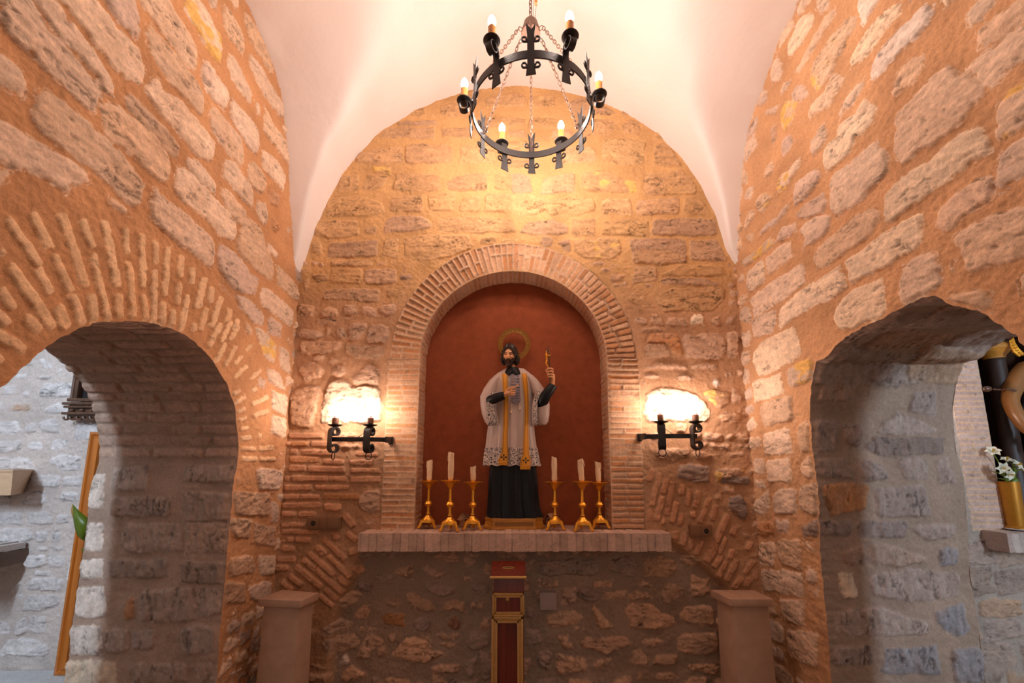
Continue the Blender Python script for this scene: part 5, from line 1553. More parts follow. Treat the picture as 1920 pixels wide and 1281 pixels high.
CAS = [(973, 913, 1019, .080), (966, 914, 1017, .078), (952, 915, 1012, .072), (930, 916, 1009, .066), (900, 917, 1007, .062), (870, 919, 1004, .060), (840, 924, 999, .058), (790, 930, 992, .055), (720, 936, 986, .050)]
SUR = [(872, 910.5, 1011.5, .079), (860, 911, 1009.5, .077), (840, 912.5, 1006.5, .074), (815, 915, 1003, .071), (785, 918.5, 1000.5, .068), (760, 920, 999.5, .066), (735, 920, 1001, .064), (718, 921, 1002, .062), (708, 925, 1000, .056), (701, 931, 995, .046), (696, 940, 988, .034), (692, 946, 983, .026)]


def rowp(T, py):
    a = np.array(sorted(T))
    return [float(np.interp(py, a[:, 0], a[:, i])) for i in (1, 2, 3)]


def cloth_ring(T, py, nf, amp, ph, n=96, grow=0.0, front=0.0):
    xl, xr, dp = rowp(T, py)
    a, b = W(xl, py), W(xr, py)
    c, h = (a.x + b.x) / 2, (b.x - a.x) / 2 + grow
    out = []
    for k in range(n):
        an = 2 * math.pi * k / n
        f = 1 + amp * (math.sin(nf * an + ph) + .5 * math.sin((nf * 2 + 1) * an + ph * 2.3 + 1) + .35 * math.sin((nf - 4) * an - ph)) - amp * .8
        out.append(Vector((c + h * math.cos(an) * f, YC + (dp + grow) * math.sin(an) * f, a.z)))
    return out


def front_y(T, px, py, grow=0.0):
    xl, xr, dp = rowp(T, py)
    t = (px - (xl + xr) / 2) / ((xr - xl) / 2)
    return -(dp + grow) * math.sqrt(max(0.02, 1 - min(1, t * t)))


rows = [973, 970, 966, 960, 952, 942, 930, 915, 900, 885, 870, 855, 840, 815, 790, 750, 720]
rg_ = [cloth_ring(CAS, py, 11, .085 * max(.15, min(1, (py - 780) / 150)), .6 + py * .004) for py in rows]
part(MB().loft(rg_), 'cassock', M['cassock'], st)
btn = MB()
for py in range(880, 968, 11):
    px = 965 + (py - 880) * .03
    p = W(px, py, front_y(CAS, px, py) - .001); btn.ball(p, (.0035, .003, .0035), 8, 6)
part(btn, 'button_row', M['cassock'], st)

rows = list(np.linspace(872, 700, 40)) + [698, 696, 694, 692]
amp = lambda py: .058 * max(.1, min(1, (py - 705) / 120))
rg_ = [cloth_ring(SUR, py, 13, amp(py), 1.1 + py * .002) for py in rows]
part(MB().loft(rg_), 'surplice', M['surplice'], st)
# lace border: scalloped lower edge, two bands
nn = 240
lr = []
for i, py in enumerate((840, 843, 846, 851, 857, 863, 869)):
    lr.append(cloth_ring(SUR, py, 13, amp(py), 1.1 + py * .002, nn, .0035 + .0006 * i))
last = cloth_ring(SUR, 872, 13, amp(872), 1.1 + 872 * .002, nn, .0075)
last = [p + Vector((0, 0, -.012 * abs(math.sin(13 * math.pi * k / nn)) + .006)) for k, p in enumerate(last)]
lr.append(last)
part(MB().loft(lr, cap=False), 'lace_hem', M['lace'], st)
rim = MB().tube([p + Vector((0, 0, 0)) for p in last[::2]], .0030, 6, closed=True)
part(rim, 'lace_edging', M['surplice'], st)


def ribbon(T, rowsx, grow, th, n=6, zz=0.0):
    """cloth band hugging the front: rows of (py, left px, right px)"""
    mb = MB(); V = []
    for py, a, b in rowsx:
        for lay in (0, th):
            for k in range(n + 1):
                px = a + (b - a) * k / n
                p = W(px, py, front_y(T, px, py, grow + lay)); V.append(p)
    m = 2 * (n + 1); Fc = []
    for i in range(len(rowsx) - 1):
        for lay in (0, 1):
            for k in range(n):
                q = i * m + lay * (n + 1) + k
                Fc.append((q, q + 1, q + m + 1, q + m))
        for k in (0, n):
            q = i * m + k; Fc.append((q, q + n + 1, q + m + n + 1, q + m))
    for i in (0, len(rowsx) - 1):
        for k in range(n): q = i * m + k; Fc.append((q, q + 1, q + n + 2, q + n + 1))
    return mb.add(V, Fc)


def dense(R, n=28):
    a = np.array(R, float)
    ys_ = np.linspace(a[0, 0], a[-1, 0], n)
    return [(y, float(np.interp(y, a[:, 0], a[:, 1])), float(np.interp(y, a[:, 0], a[:, 2]))) for y in ys_]


BANDS = ([(700, 941, 951.5), (730, 943, 952.5), (760, 944, 953.5), (800, 943.5, 952.5), (830, 942, 952), (848, 941, 953), (858, 935.5, 952.5), (872, 934, 951.5)],
         [(700, 977.5, 988), (730, 981.5, 990.5), (760, 984, 991.5), (800, 983, 991), (830, 981, 991.5), (852, 980.5, 992), (862, 976.5, 995.5), (880, 975, 994.5)])
for B, cc in zip(BANDS, ((944.5, 857.5), (986, 863.5))):
    sb = part(ribbon(SUR, dense(B), .009, .004), 'stole', M['stole'], st)
    m = MB()
    for s in (0, 1):
        R2 = [(py, (a + 1.3) if s == 0 else (b - 1.9), (a + 1.9) if s == 0 else (b - 1.3)) for py, a, b in dense(B) if py < B[-1][0] - 6]
        m.add(*(lambda r: (r.V, r.F))(ribbon(SUR, R2, .0125, .0012, 1)))
    part(m, 'stitched_line', M['black'], sb)
    m = MB()
    for a in range(4):
        an = a * math.pi / 2
        dx, dz = math.cos(an), math.sin(an)
        q = [(1.0, .5), (5.2, 1.9), (5.8, 0), (5.2, -1.9), (1.0, -.5)]
        P = [(cc[0] + dx * u - dz * v, cc[1] - dz * u - dx * v) for u, v in q]
        m.prism(P, lambda a_, b_, h: tuple(W(a_, b_, front_y(SUR, a_, b_, .013 + h))), 0, .0016)
    part(m, 'embroidered_cross', M['black'], sb)
    m = MB()
    y0, a0, b0 = B[-1]
    for k in range(14):
        px = a0 + (b0 - a0) * (k + .5) / 14
        m.tube([W(px, y0 - 3, front_y(SUR, px, min(y0, 871), .012)), W(px, y0 + .8 + (k % 2) * .8, front_y(SUR, px, min(y0, 871), .011))], .0016, 5)
    part(m, 'fringe', M['goldpaint'], sb)

# ruffle down the chest
JR = dense([(700, 956, 973), (720, 957, 974), (740, 959, 975), (748, 958, 976), (753, 960, 975), (757, 965, 970)], 30)
rf = []
for i, (py, a, b) in enumerate(JR): rf.append((py, a - .8 * math.sin(i * 1.9), b + .8 * math.sin(i * 1.9)))
ro = part(ribbon(SUR, rf, .006, .005, 8), 'chest_ruffle', M['ruffle'], st)
m = MB()
for i, py in enumerate(np.arange(704, 752, 5.2)):
    for s in (-1, 1):
        m.tube([W(966 + s * 1.5, py, front_y(SUR, 966, py, .012)), W(966 + s * 5, py + 1.2, front_y(SUR, 966, py, .0145)), W(966 + s * 8.2, py - .8, front_y(SUR, 966, py, .010))], [.002, .004, .002], 6)
part(m, 'ruffle_fold', M['ruffle'], ro)
m = MB().tube([W(961.5, 703, front_y(SUR, 961.5, 703, .014)), W(961.5, 721, front_y(SUR, 961.5, 721, .016))], .0014, 6)
part(m, 'cord', M['stole'], st)
for px, y0, y1 in ((957.5, 757, 770), (974.5, 745, 763)):
    m = MB().tube([W(px + (2 if px < 960 else -1), y0, front_y(SUR, px, y0, .008)), W(px, y1, front_y(SUR, px, y1, .008))], .0012, 6)
    c = W(px + .5, y1 + 2, front_y(SUR, px, y1, .009))
    m.lathe(c, [(.001, .010), (.0045, .008), (.0035, .004), (.006, -.008), (.001, -.009)], 10)
    part(m, 'tassel', M['wax'], st)


# wide sleeves
def tube_rings(S, n=28):
    out = []
    for (px, py, dy, rx, ry, tilt) in S:
        c = W(px, py, dy)
        u = Vector((math.cos(tilt), 0, math.sin(tilt))); v = Vector((0, 1, 0))
        out.append([c + u * (rx * math.cos(2 * math.pi * k / n)) + v * (ry * math.sin(2 * math.pi * k / n)) for k in range(n)])
    return out


slR = [(942, 702, 0, .016, .032, -.8), (934, 709, -.002, .028, .044, -.7), (927, 718, -.006, .036, .050, -.5), (920, 731, -.014, .044, .055, -.25), (915, 744, -.024, .052, .056, 0), (914, 760, -.030, .046, .052, 0), (917, 777, -.032, .046, .048, 0), (920, 790, -.032, .040, .042, 0), (921, 797, -.032, .026, .030, 0)]
part(MB().loft(tube_rings(slR)), 'sleeve', M['surplice'], st)
# lace on its open edge: a curved band facing front
lb = MB()
V, Fc = [], []
pts = [(736, 921, 934), (744, 918, 932), (755, 914, 930), (768, 912, 929), (780, 912, 931), (790, 913, 933), (798, 915, 931)]
for py, a, b in pts:
    for k in range(9):
        px = a + (b - a) * k / 8
        t_ = (px - 917) / 17
        V.append(W(px, py, -.034 - .060 * math.sqrt(max(.03, 1 - min(1, t_ * t_)))))
for i in range(len(pts) - 1):
    for k in range(8): Fc.append((i * 9 + k, i * 9 + k + 1, (i + 1) * 9 + k + 1, (i + 1) * 9 + k))
lo_ = MB().add(V, Fc).build('sleeve_lace', M['lace'], st)
sd = lo_.modifiers.new('thick', 'SOLIDIFY'); sd.thickness = .004
for kx in (8,):
    m = MB().tube([V[i * 9 + kx] for i in range(len(pts))], .0034, 6)
    part(m, 'lace_edging', M['surplice'], st)
slL = [(984, 702, 0, .016, .032, .8), (992, 708, -.004, .027, .042, .7), (1000, 718, -.014, .034, .047, .55), (1008, 731, -.026, .040, .048, .3), (1015, 744, -.038, .046, .048, 0), (1018, 760, -.040, .044, .046, 0), (1018, 778, -.040, .042, .042, 0), (1017, 791, -.040, .038, .036, 0), (1017, 797, -.040, .022, .024, 0)]
part(MB().loft(tube_rings(slL)), 'sleeve', M['surplice'], st)
V, Fc = [], []
pts = [(733, 1009, 1016), (742, 1003, 1012), (753, 1000, 1008), (766, 998, 1007), (780, 998, 1007), (790, 999, 1008), (798, 1000, 1009)]
for py, a, b in pts:
    for k in range(7):
        px = a + (b - a) * k / 6
        t_ = (px - 1015) / 18
        V.append(W(px, py, -.044 - .050 * math.sqrt(max(.03, 1 - min(1, t_ * t_)))))
for i in range(len(pts) - 1):
    for k in range(6): Fc.append((i * 7 + k, i * 7 + k + 1, (i + 1) * 7 + k + 1, (i + 1) * 7 + k))
lo_ = MB().add(V, Fc).build('sleeve_lace', M['lace'], st)
sd = lo_.modifiers.new('thick', 'SOLIDIFY'); sd.thickness = .004
m = MB().tube([V[i * 7] for i in range(len(pts))], .003, 6)
part(m, 'lace_edging', M['surplice'], st)
# black cassock cuffs
m = MB().loft(tube_rings([(922, 753, -.06, .034, .034, .2), (930, 748, -.085, .034, .032, .25), (938, 744, -.098, .030, .028, .25), (943, 742, -.104, .026, .025, .2), (944, 742, -.104, .018, .018, .2)]))
# forearm cross-sections stand upright: swap the plane
def limb(P, n=20, wr=.03):
    rings_ = []
    for i, (p, r) in enumerate(P):
        t_ = (P[min(i + 1, len(P) - 1)][0] - P[max(i - 1, 0)][0]).normalized()
        a = t_.orthogonal().normalized(); b = t_.cross(a)
        rings_.append([p + (a * math.cos(2 * math.pi * k / n) + b * math.sin(2 * math.pi * k / n)) * r * (1 + wr * math.sin(5 * 2 * math.pi * k / n + i * 1.3)) for k in range(n)])
    return MB().loft(rings_)
part(limb([(W(915, 752, -.05), .030), (W(922, 750, -.075), .032), (W(930, 747, -.095), .031), (W(938, 744, -.105), .029), (W(944.5, 741.5, -.108), .026), (W(945, 741.5, -.108), .019)]), 'cuff', M['cassock'], st)
part(limb([(W(1014, 762, -.05), .030), (W(1018, 752, -.07), .036), (W(1024, 741, -.088), .034), (W(1030, 732, -.094), .032), (W(1036, 724.5, -.096), .027), (W(1037, 722.5, -.096), .025), (W(1037, 722.5, -.096), .018)]), 'cuff', M['cassock'], st)

# body: neck, arms, hands with fingers and the head in one surface
HC = W(956.5, 667.5, -.022)
Rh = Matrix.Rotation(math.radians(180 - 14), 3, 'Z') @ Matrix.Rotation(math.radians(-10), 3, 'X') @ Matrix.Rotation(math.radians(-3), 3, 'Y')
HK = .93
Mh = lambda v: HC + Rh @ v
HV, HF = head_shape(k=HK)
bw = lambda px, py, dy, r: (W(px, py, dy), r)
ch_ = [
    [bw(963, 850, 0, .045), bw(962, 800, 0, .045), bw(962, 750, 0, .05), bw(962, 715, 0, .045), bw(960, 700, -.004, .028), bw(959, 688, -.010, .024), bw(958, 676, -.014, .024)],
    [3, bw(940, 708, 0, .028), bw(921, 725, -.01, .026), bw(916, 752, -.045, .022), bw(930, 747.5, -.095, .018), bw(943, 742, -.110, .013)],
    [3, bw(985, 708, 0, .028), bw(1005, 725, -.015, .026), bw(1016, 754, -.055, .022), bw(1028, 736, -.092, .018), bw(1036, 722.5, -.097, .0125)],
]
body = skin_mesh(ch_, 2)
# the pointing hand
hand = [[bw(942, 742, -.110, .0125), bw(947, 740, -.113, .0145), bw(952, 737.5, -.115, .0155), bw(957, 735.5, -.116, .0135)]]
fing = [
    [bw(955, 732.5, -.116, .0072), bw(961, 729, -.119, .0064), bw(967, 725, -.120, .0058), bw(973, 721.2, -.119, .0045)],
    [bw(956, 735, -.119, .0072), bw(962.5, 733, -.127, .0065), bw(967, 732.5, -.121, .0060), bw(964.5, 733.5, -.112, .0050)],
    [bw(956, 738, -.118, .0070), bw(962, 737.2, -.126, .0063), bw(966.5, 737, -.120, .0058), bw(963.5, 737.6, -.111, .0050)],
    [bw(955, 740.5, -.115, .0065), bw(960.5, 741, -.122, .0057), bw(965, 741, -.116, .0052), bw(962, 741, -.108, .0045)],
    [bw(947, 735.5, -.112, .0078), bw(952, 730.5, -.119, .0068), bw(957.5, 727.2, -.122, .0060), bw(962.5, 724.5, -.122, .0048)]]
for c_ in hand + fing: body.add(*(lambda r: (r.V, r.F))(skin_mesh([c_], 2)))
# the hand that holds the crucifix
hand = [[bw(1036.5, 724, -.096, .0120), bw(1037, 716, -.097, .0130), bw(1037, 708, -.097, .0150), bw(1036.5, 700, -.097, .0140)]]
fing = [
    [bw(1037.5, 694, -.101, .0070), bw(1034, 690.8, -.116, .0064), bw(1028, 691, -.121, .0060), bw(1025, 693.5, -.109, .0050)],
    [bw(1038, 698.5, -.103, .0072), bw(1034, 696, -.119, .0066), bw(1027.5, 697, -.123, .0062), bw(1024.5, 699.5, -.110, .0052)],
    [bw(1038, 703, -.103, .0070), bw(1034, 701.5, -.118, .0064), bw(1028, 702.3, -.122, .0060), bw(1025.5, 704.5, -.110, .0050)],
    [bw(1037.5, 707.5, -.101, .0064), bw(1034, 706.6, -.114, .0058), bw(1029, 706.8, -.117, .0054), bw(1026.5, 708, -.108, .0046)],
    [bw(1035, 709, -.090, .0078), bw(1030, 703, -.080, .0068), bw(1025.5, 697, -.080, .0060), bw(1023, 692.5, -.086, .0050)]]
for c_ in hand + fing: body.add(*(lambda r: (r.V, r.F))(skin_mesh([c_], 2)))
body.add([Mh(v) for v in HV], HF)
remeshed(body, 'body', M['skin'], st, .0019)


class MX:                                             # lets shell() place head layers
    def __matmul__(self, v): return Mh(v)


k_ = HK
facef = lambda v: v.y > 0 and (v.x / (.034 * k_)) ** 2 + ((v.z + .012 * k_) / (.056 * k_)) ** 2 < 1
hairsel = lambda v: (not (v.y > 0 and (v.x / (.040 * k_)) ** 2 + ((v.z + .022 * k_) / ((.068 - .25 * abs(v.x)) * k_)) ** 2 < 1)) and v.z > -.052 * k_ and not (v.y > .012 and v.z < -.02)
wave = lambda v: .010 + .0035 * math.sin(v.z * 260 + abs(v.x) * 240) + .002 * math.sin(v.x * 420) - .004 * math.exp(-(v.x / .004) ** 2) * (v.z > 0)
hair = shell(HV, HF, hairsel, wave, MX())
for sx in (-1, 1):
    for dx, dy, dz, r in ((.052, .012, -.002, .015), (.054, .008, -.020, .018), (.050, .010, -.038, .018), (.045, -.006, -.048, .018), (.056, -.012, -.028, .018), (.047, -.028, -.040, .020), (.051, .018, -.030, .012)):
        hair.ball(Mh(Vector((sx * dx, dy, dz)) * k_), (r * .82, r * .82, r * 1.05), 14, 10, None, lambda d: 1 + .10 * math.sin(d.z * 9 + d.x * 6))
part(hair, 'hair', M['hair'], st)
beardsel = lambda v: v.y > -.004 and v.z < -.034 * k_ and not (abs(v.x) < .011 * k_ and -.0475 * k_ < v.z < -.034 * k_ and v.y > .02) or (v.y > 0 and abs(v.x) > .028 * k_ and v.z < -.018 * k_ and v.y < .05) or (v.y > .02 and -.036 * k_ < v.z < -.026 * k_ and abs(v.x) < .022 * k_)
bo_ = lambda v: .0045 + .008 * max(0, min(1, (-v.z - .046) / .02)) + .002 * math.sin(v.x * 500 + v.z * 300)
beard = shell(HV, HF, beardsel, bo_, MX())
for x_, z_, r_ in ((-.007, -.069, .010), (.007, -.069, .010), (0, -.063, .012), (-.016, -.058, .010), (.016, -.058, .010)):
    beard.ball(Mh(Vector((x_, .046 - abs(x_) * .5, z_)) * k_), (r_, r_ * .8, r_ * 1.1), 12, 8)
for sx in (-1, 1):
    beard.tube([Mh(Vector((sx * x_, y_, z_)) * k_) for x_, y_, z_ in ((.001, .064, -.0275), (.009, .062, -.029), (.017, .056, -.034), (.021, .050, -.044))], [.003, .0042, .004, .003], 8)
part(beard, 'beard', M['beard'], st)
for sx in (-1, 1):
    e = MB().ball(Mh(Vector((sx * .0185, .0505, .0065)) * k_), (.0082, .0045, .0034), 14, 8, Rh)
    part(e, 'eye', M['eye'], st)
    e = MB().tube([Mh(Vector((sx * x_, y_, z_)) * k_) for x_, y_, z_ in ((.007, .0625, .016), (.014, .0625, .0195), (.022, .0585, .0205), (.030, .0505, .016))], [.0016, .0022, .0020, .001], 6)
    part(e, 'eyebrow', M['hair'], st)
    e = MB().tube([Mh(Vector((sx * x_, y_, z_)) * k_) for x_, y_, z_ in ((.009, .0535, .0085), (.0185, .0560, .0110), (.028, .0485, .0075))], [.0012, .0018, .0012], 6)
    part(e, 'eyelid', M['skin'], st)
l_ = MB().ball(Mh(Vector((0, .0590, -.0405)) * k_), (.0095, .004, .0034), 12, 8, Rh)
part(l_, 'lips', M['lips'], st)
# collar
cr = []
for f, py, dz in ((.036, 690, 0), (.040, 692, 0), (.062, 701, 0), (.060, 703.5, 0), (.036, 696, 0)):
    r0 = []
    for k in range(40):
        a = 2 * math.pi * k / 40
        fr_ = max(0, -math.sin(a))
        c = W(961.5, py + 3.0 * fr_ * (f > .05) * (1 - 2.2 * math.exp(-((a - 1.5 * math.pi) / .16) ** 2)), -.012)
        r0.append(Vector((c.x + f * 1.03 * math.cos(a), c.y + f * .92 * math.sin(a), c.z)))
    cr.append(r0)
part(MB().loft(cr), 'collar', M['cassock'], st)
# halo: pierced ring behind the head
hc = W(964, 645, .050)
hm = MB(); R0, R1 = .080, .111
sec = [(R0, -.002), (R1, -.002), (R1, .002), (R0, .002)]
hm.loft([[hc + Vector((r * math.cos(a), yy, r * math.sin(a))) for r, yy in sec] for a in [2 * math.pi * k / 64 for k in range(65)]], cap=False)
for r in (R0, (R0 + R1) / 2 + .006, R1):
    hm.tube([hc + Vector((r * math.cos(a), -.002, r * math.sin(a))) for a in [2 * math.pi * k / 48 for k in range(48)]], .0024, 6, closed=True)
for k in range(40):
    a = 2 * math.pi * k / 40; r = (R0 + R1) / 2 - .003
    hm.ball(hc + Vector((r * math.cos(a), -.003, r * math.sin(a))), (.0045, .002, .0045), 8, 6)
part(hm, 'halo', M['goldpaint'], st)
part(MB().tube([hc + Vector((0, 0, -R0)), W(962, 690, .030)], .004, 6), 'halo_rod', M['goldpaint'], st)

# the crucifix in his hand: a thing of its own
cz = empty('crucifix', tuple(W(1031, 735, -.105)))
tag(cz, 'small dark wooden crucifix with golden figure held up in the saint statue\'s hand', 'crucifix')
cw = MB()
cw.tube([W(1032.5, 734, -.106), W(1030.5, 690, -.108), W(1028, 648.5, -.112)], [.0042, .0045, .0042], 8)
part(cw, 'upright', M['dark_wood'], cz)
part(MB().tube([W(1023.8, 655, -.085), W(1028.3, 661, -.112), W(1032.3, 667.5, -.140)], .0042, 8), 'crossbar', M['dark_wood'], cz)
cb = skin_mesh([[bw(1024.6, 671, -.128, .0058), bw(1025, 667.5, -.125, .0062), bw(1024, 665, -.127, .0038), bw(1022.6, 662.6, -.130, .0060)],
                [0, bw(1025.5, 675, -.126, .0056), bw(1023.5, 681, -.132, .0052), bw(1026.5, 687, -.120, .0040), bw(1028.3, 690, -.116, .0034)],
                [1, bw(1024.5, 660.5, -.112, .0034), bw(1024.2, 656.5, -.095, .0028)], [1, bw(1029.5, 666, -.138, .0034), bw(1031.8, 667.3, -.146, .0028)]], 2)
part(cb, 'golden_figure', M['gold'], cz)


# ------------------------------------------------------------------ figure in the right chapel
YB = 2.70
Q = lambda px, py, dy=0.0: pl(px, py, 1, YB + dy)
bq = lambda px, py, dy, r: (Q(px, py, dy), r)
fz = SHELF_Z
ft = empty('saint_figure', (Q(1950, 980).x, YB, SHELF_Z))
tag(ft, 'tan painted statue with bare bent arm in the dark niche beyond the right arch', 'statue')
chn = [
    [bq(1985, 850, .0, .10), bq(1978, 800, .0, .095), bq(1970, 745, .0, .10), bq(1962, 705, .0, .105), bq(1958, 670, .0, .052), bq(1956, 650, -.01, .045), bq(1955, 632, -.02, .045)],
    [3, bq(1922, 692, -.01, .058), bq(1906, 712, -.03, .056), bq(1897, 735, -.045, .050), bq(1893, 752, -.055, .043), bq(1905, 778, -.085, .041), bq(1922, 802, -.11, .036), bq(1938, 818, -.125, .026)],
    [3, bq(2000, 700, -.01, .058), bq(2020, 740, -.03, .048), bq(2010, 790, -.08, .042), bq(1980, 815, -.12, .030)],
    [0, bq(1985, 900, .02, .085), bq(1990, 975, .02, .085)],
]
fb = skin_mesh(chn, 2)
for c_ in ([[bq(1938, 818, -.125, .022), bq(1948, 824, -.13, .026), bq(1956, 828, -.13, .022)]],
           [[bq(1954, 822, -.135, .011), bq(1964, 826, -.15, .010), bq(1968, 834, -.14, .008)]], [[bq(1954, 826, -.135, .011), bq(1963, 831, -.15, .010), bq(1966, 838, -.14, .008)]],
           [[bq(1953, 830, -.135, .011), bq(1961, 836, -.15, .010), bq(1963, 843, -.14, .008)]], [[bq(1951, 834, -.13, .010), bq(1957, 841, -.145, .009), bq(1958, 847, -.135, .007)]],
           [[bq(1946, 818, -.13, .011), bq(1954, 812, -.145, .010), bq(1962, 812, -.15, .008)]]):
    fb.add(*(lambda r: (r.V, r.F))(skin_mesh(c_, 2)))
v2, f2 = head_shape(k=1.25)
hc2 = Q(1955, 605, -.03); R2 = Matrix.Rotation(math.radians(180), 3, 'Z')
fb.add([hc2 + R2 @ v for v in v2], f2)
remeshed(fb, 'body', M['bronze_skin'], ft, .0045)
h2 = shell(v2, f2, lambda v: not (v.y > 0 and (v.x / .050) ** 2 + ((v.z + .02) / .08) ** 2 < 1), lambda v: .012 + .004 * math.sin(v.z * 200 + v.x * 200), type('A', (), {'__matmul__': lambda s, v: hc2 + R2 @ v})())
part(h2, 'hair', M['hair'], ft)
# dark mantle behind the shoulders, hanging from them
mr = []
for px, py, hw_, dp in ((1958, 662, .12, .05), (1962, 690, .17, .07), (1975, 760, .21, .08), (1985, 850, .22, .085), (1992, 940, .23, .085), (1994, 984, .24, .085)):
    c = Q(px, py, .075)
    mr.append([c + Vector((hw_ * math.cos(2 * math.pi * k / 40), dp * .45 * math.sin(2 * math.pi * k / 40) * (1 + .1 * math.sin(8 * 2 * math.pi * k / 40)), 0)) for k in range(40)])
part(MB().loft(mr), 'mantle', M['mantle'], ft)
cd = MB()
cd.tube([Q(1879, 731, -.075), Q(1888, 730, -.105), Q(1899, 731, -.105), Q(1906, 734, -.07), Q(1899, 735, -.005), Q(1886, 733, -.01), Q(1879, 731, -.075)], .0075, 8)
cd.tube([Q(1879, 731, -.075), Q(1868, 730.5, -.075), Q(1860, 730, -.075)], .005, 8)
cd.ball(Q(1850, 729.5, -.075), (.028, .02, .020), 14, 10)
part(cd, 'rope', M['dark_wood'], ft)
# gilded wooden column with capital behind the figure's shoulder
cm = MB()
cc2 = Q(1869, 700, .03)
cl = empty('wooden_column', (cc2.x, cc2.y, SHELF_Z)); tag(cl, 'brown wooden column behind the tan statue, its capital just under the right arch', 'column')
cb_ = Vector((cc2.x, cc2.y, SHELF_Z)); zt = Q(1869, 652, .03).z - SHELF_Z
part(MB().lathe(cb_, [(.075, 0), (.075, .03), (.060, .04), (.055, .06), (.050, zt - .10), (.056, zt - .09), (.052, zt - .08)], 28), 'shaft', M['column_wood'], cl)
part(MB().lathe(cb_, [(.052, zt - .08), (.058, zt - .06), (.076, zt - .035), (.088, zt - .02), (.086, zt), (.07, zt + .02), (.04, zt + .03)], 28), 'capital', M['plinth'], cl)
gb = MB()
pts = [Q(1896, 637, -.06), Q(1899, 648, -.075), Q(1905, 658, -.085), Q(1914, 666, -.08)]
gb.strip(pts, (0.75, -.2, .6), [.034, .036, .036, .034], .012)
for i in range(7):
    f = i / 6; p = pts[0].lerp(pts[1], f * 3) if f < .333 else pts[1].lerp(pts[2], f * 3 - 1) if f < .667 else pts[2].lerp(pts[3], f * 3 - 2)
    gb.ball(p + Vector((0, -.008, 0)), (.010, .005, .006), 8, 6)
part(gb, 'gold_collar', M['gold'], ft)

# golden vase with lilies on a plate
YV = 2.60
Vv = lambda px, py, dy=0.0: pl(px, py, 1, YV + dy)
vb = Vv(1905, 984)
pt = empty('plate', (vb.x + .03, YV, SHELF_Z)); tag(pt, 'white glazed plate under the golden vase of lilies', 'plate')
part(MB().lathe(Vector((vb.x + .03, YV, SHELF_Z - .004)), [(.05, 0), (.07, .003), (.088, .011), (.086, .013), (.06, .007), (.01, .006)], 36), 'dish', M['plate'], pt)
zb_ = SHELF_Z + .004
va = empty('vase', (vb.x, YV, zb_)); tag(va, 'tall golden vase holding white lilies on the shelf beyond the right arch', 'vase')
hv = Vv(1888, 903).z - zb_
part(MB().lathe(Vector((vb.x, YV, zb_)), [(.044, .0), (.050, .004), (.050, .010), (.040, .020), (.0405, .03), (.044, hv * .5), (.047, hv), (.043, hv), (.040, hv - .02), (.036, .04)], 32), 'vessel', M['old_gold'], va)


def petal(mb, c, d, up, l, w):
    s = d.cross(up).normalized()
    pts = []
    V, Fc = [], []
    for i in range(6):
        f = i / 5
        ww = w * math.sin(math.pi * min(.97, f * .9 + .10)) * .5
        p = c + d * (l * f) + up * (l * (.35 * f - .55 * f * f * f))
        V += [p - s * ww + up * .003, p - up * .002, p + s * ww + up * .003]
    for i in range(5):
        for k in range(2): Fc.append((i * 3 + k, i * 3 + k + 1, i * 3 + 4 + k, i * 3 + 3 + k))
    b = len(V)
    V += [v - up * .0012 for v in V]
    Fc += [tuple(q + b for q in f[::-1]) for f in Fc]
    mb.add(V, Fc)


mouth = Vector((vb.x, YV, zb_ + hv))
LIL = [(1862, 846, -.02, (-.4, -.7, .6), .070, 'white lily at the top left of the golden vase, against the brick pilaster'),
       (1880, 878, -.05, (-.2, -.95, -.1), .072, 'white lily drooping over the left rim of the golden vase'),
       (1893, 890, -.06, (.1, -.95, -.2), .066, 'white lily facing front just above the golden vase'),
       (1908, 872, -.03, (.3, -.8, .4), .070, 'white lily right of the middle of the bouquet'),
       (1917, 880, .0, (.7, -.6, .2), .068, 'white lily at the right edge of the photograph'),
       (1888, 862, .03, (-.1, -.5, .8), .060, 'half open white lily bud rising in the middle of the bouquet')]
for px, py, dy, dr_, sz, lb in LIL:
    c = Vv(px, py, dy); dn = Vector(dr_).normalized()
    t = empty('lily', tuple(c)); tag(t, lb, 'flower', 'lilies in the golden vase')
    u = dn.orthogonal().normalized(); v = dn.cross(u)
    for k in range(6):
        a = k * math.pi / 3 + px
        out = (u * math.cos(a) + v * math.sin(a))
        m = MB(); petal(m, c - dn * .012, (out * .9 + dn * .45).normalized(), dn, sz * .62, .026)
        m.build('petal', M['petal'], t)
    m = MB()
    for k in range(5):
        a = k * 1.26
        m.tube([c - dn * .01, c + dn * .02 + (u * math.cos(a) + v * math.sin(a)) * .006], [.0012, .002], 5)
    part(m, 'stamen', M['stamen'], t)
    mid = (c - dn * .02 + mouth) / 2 + Vector((0, 0, .02))
    part(MB().tube([mouth + Vector((0, 0, -.06)), mid, c - dn * .012], [.003, .0026, .004], 6), 'stem', M['leaf'], t)
lt = empty('leaf_spray', tuple(mouth)); tag(lt, 'dark green leaves between the lilies in the golden vase', 'leaves')
for px, py, dy in ((1868, 880, -.01), (1876, 893, -.04), (1900, 860, .03), (1898, 900, -.03), (1912, 895, -.02), (1905, 885, .02)):
    m = MB(); e = Vv(px, py, dy); d_ = (e - mouth)
    petal(m, mouth + Vector((0, 0, -.01)), d_.normalized(), Vector((0, -1, .2)).normalized(), d_.length, .022)
    m.build('leaf', M['leaf'], lt)
# sconce of that chapel, its lamps hidden by the arch; same lamp as at the altar
sconce(2.38, pl(1272, 818, 1, 2.50).z + .02, 2.50, -1, 'twin wrought iron wall sconce of the right chapel, behind the arch', M['bulb_wall'])

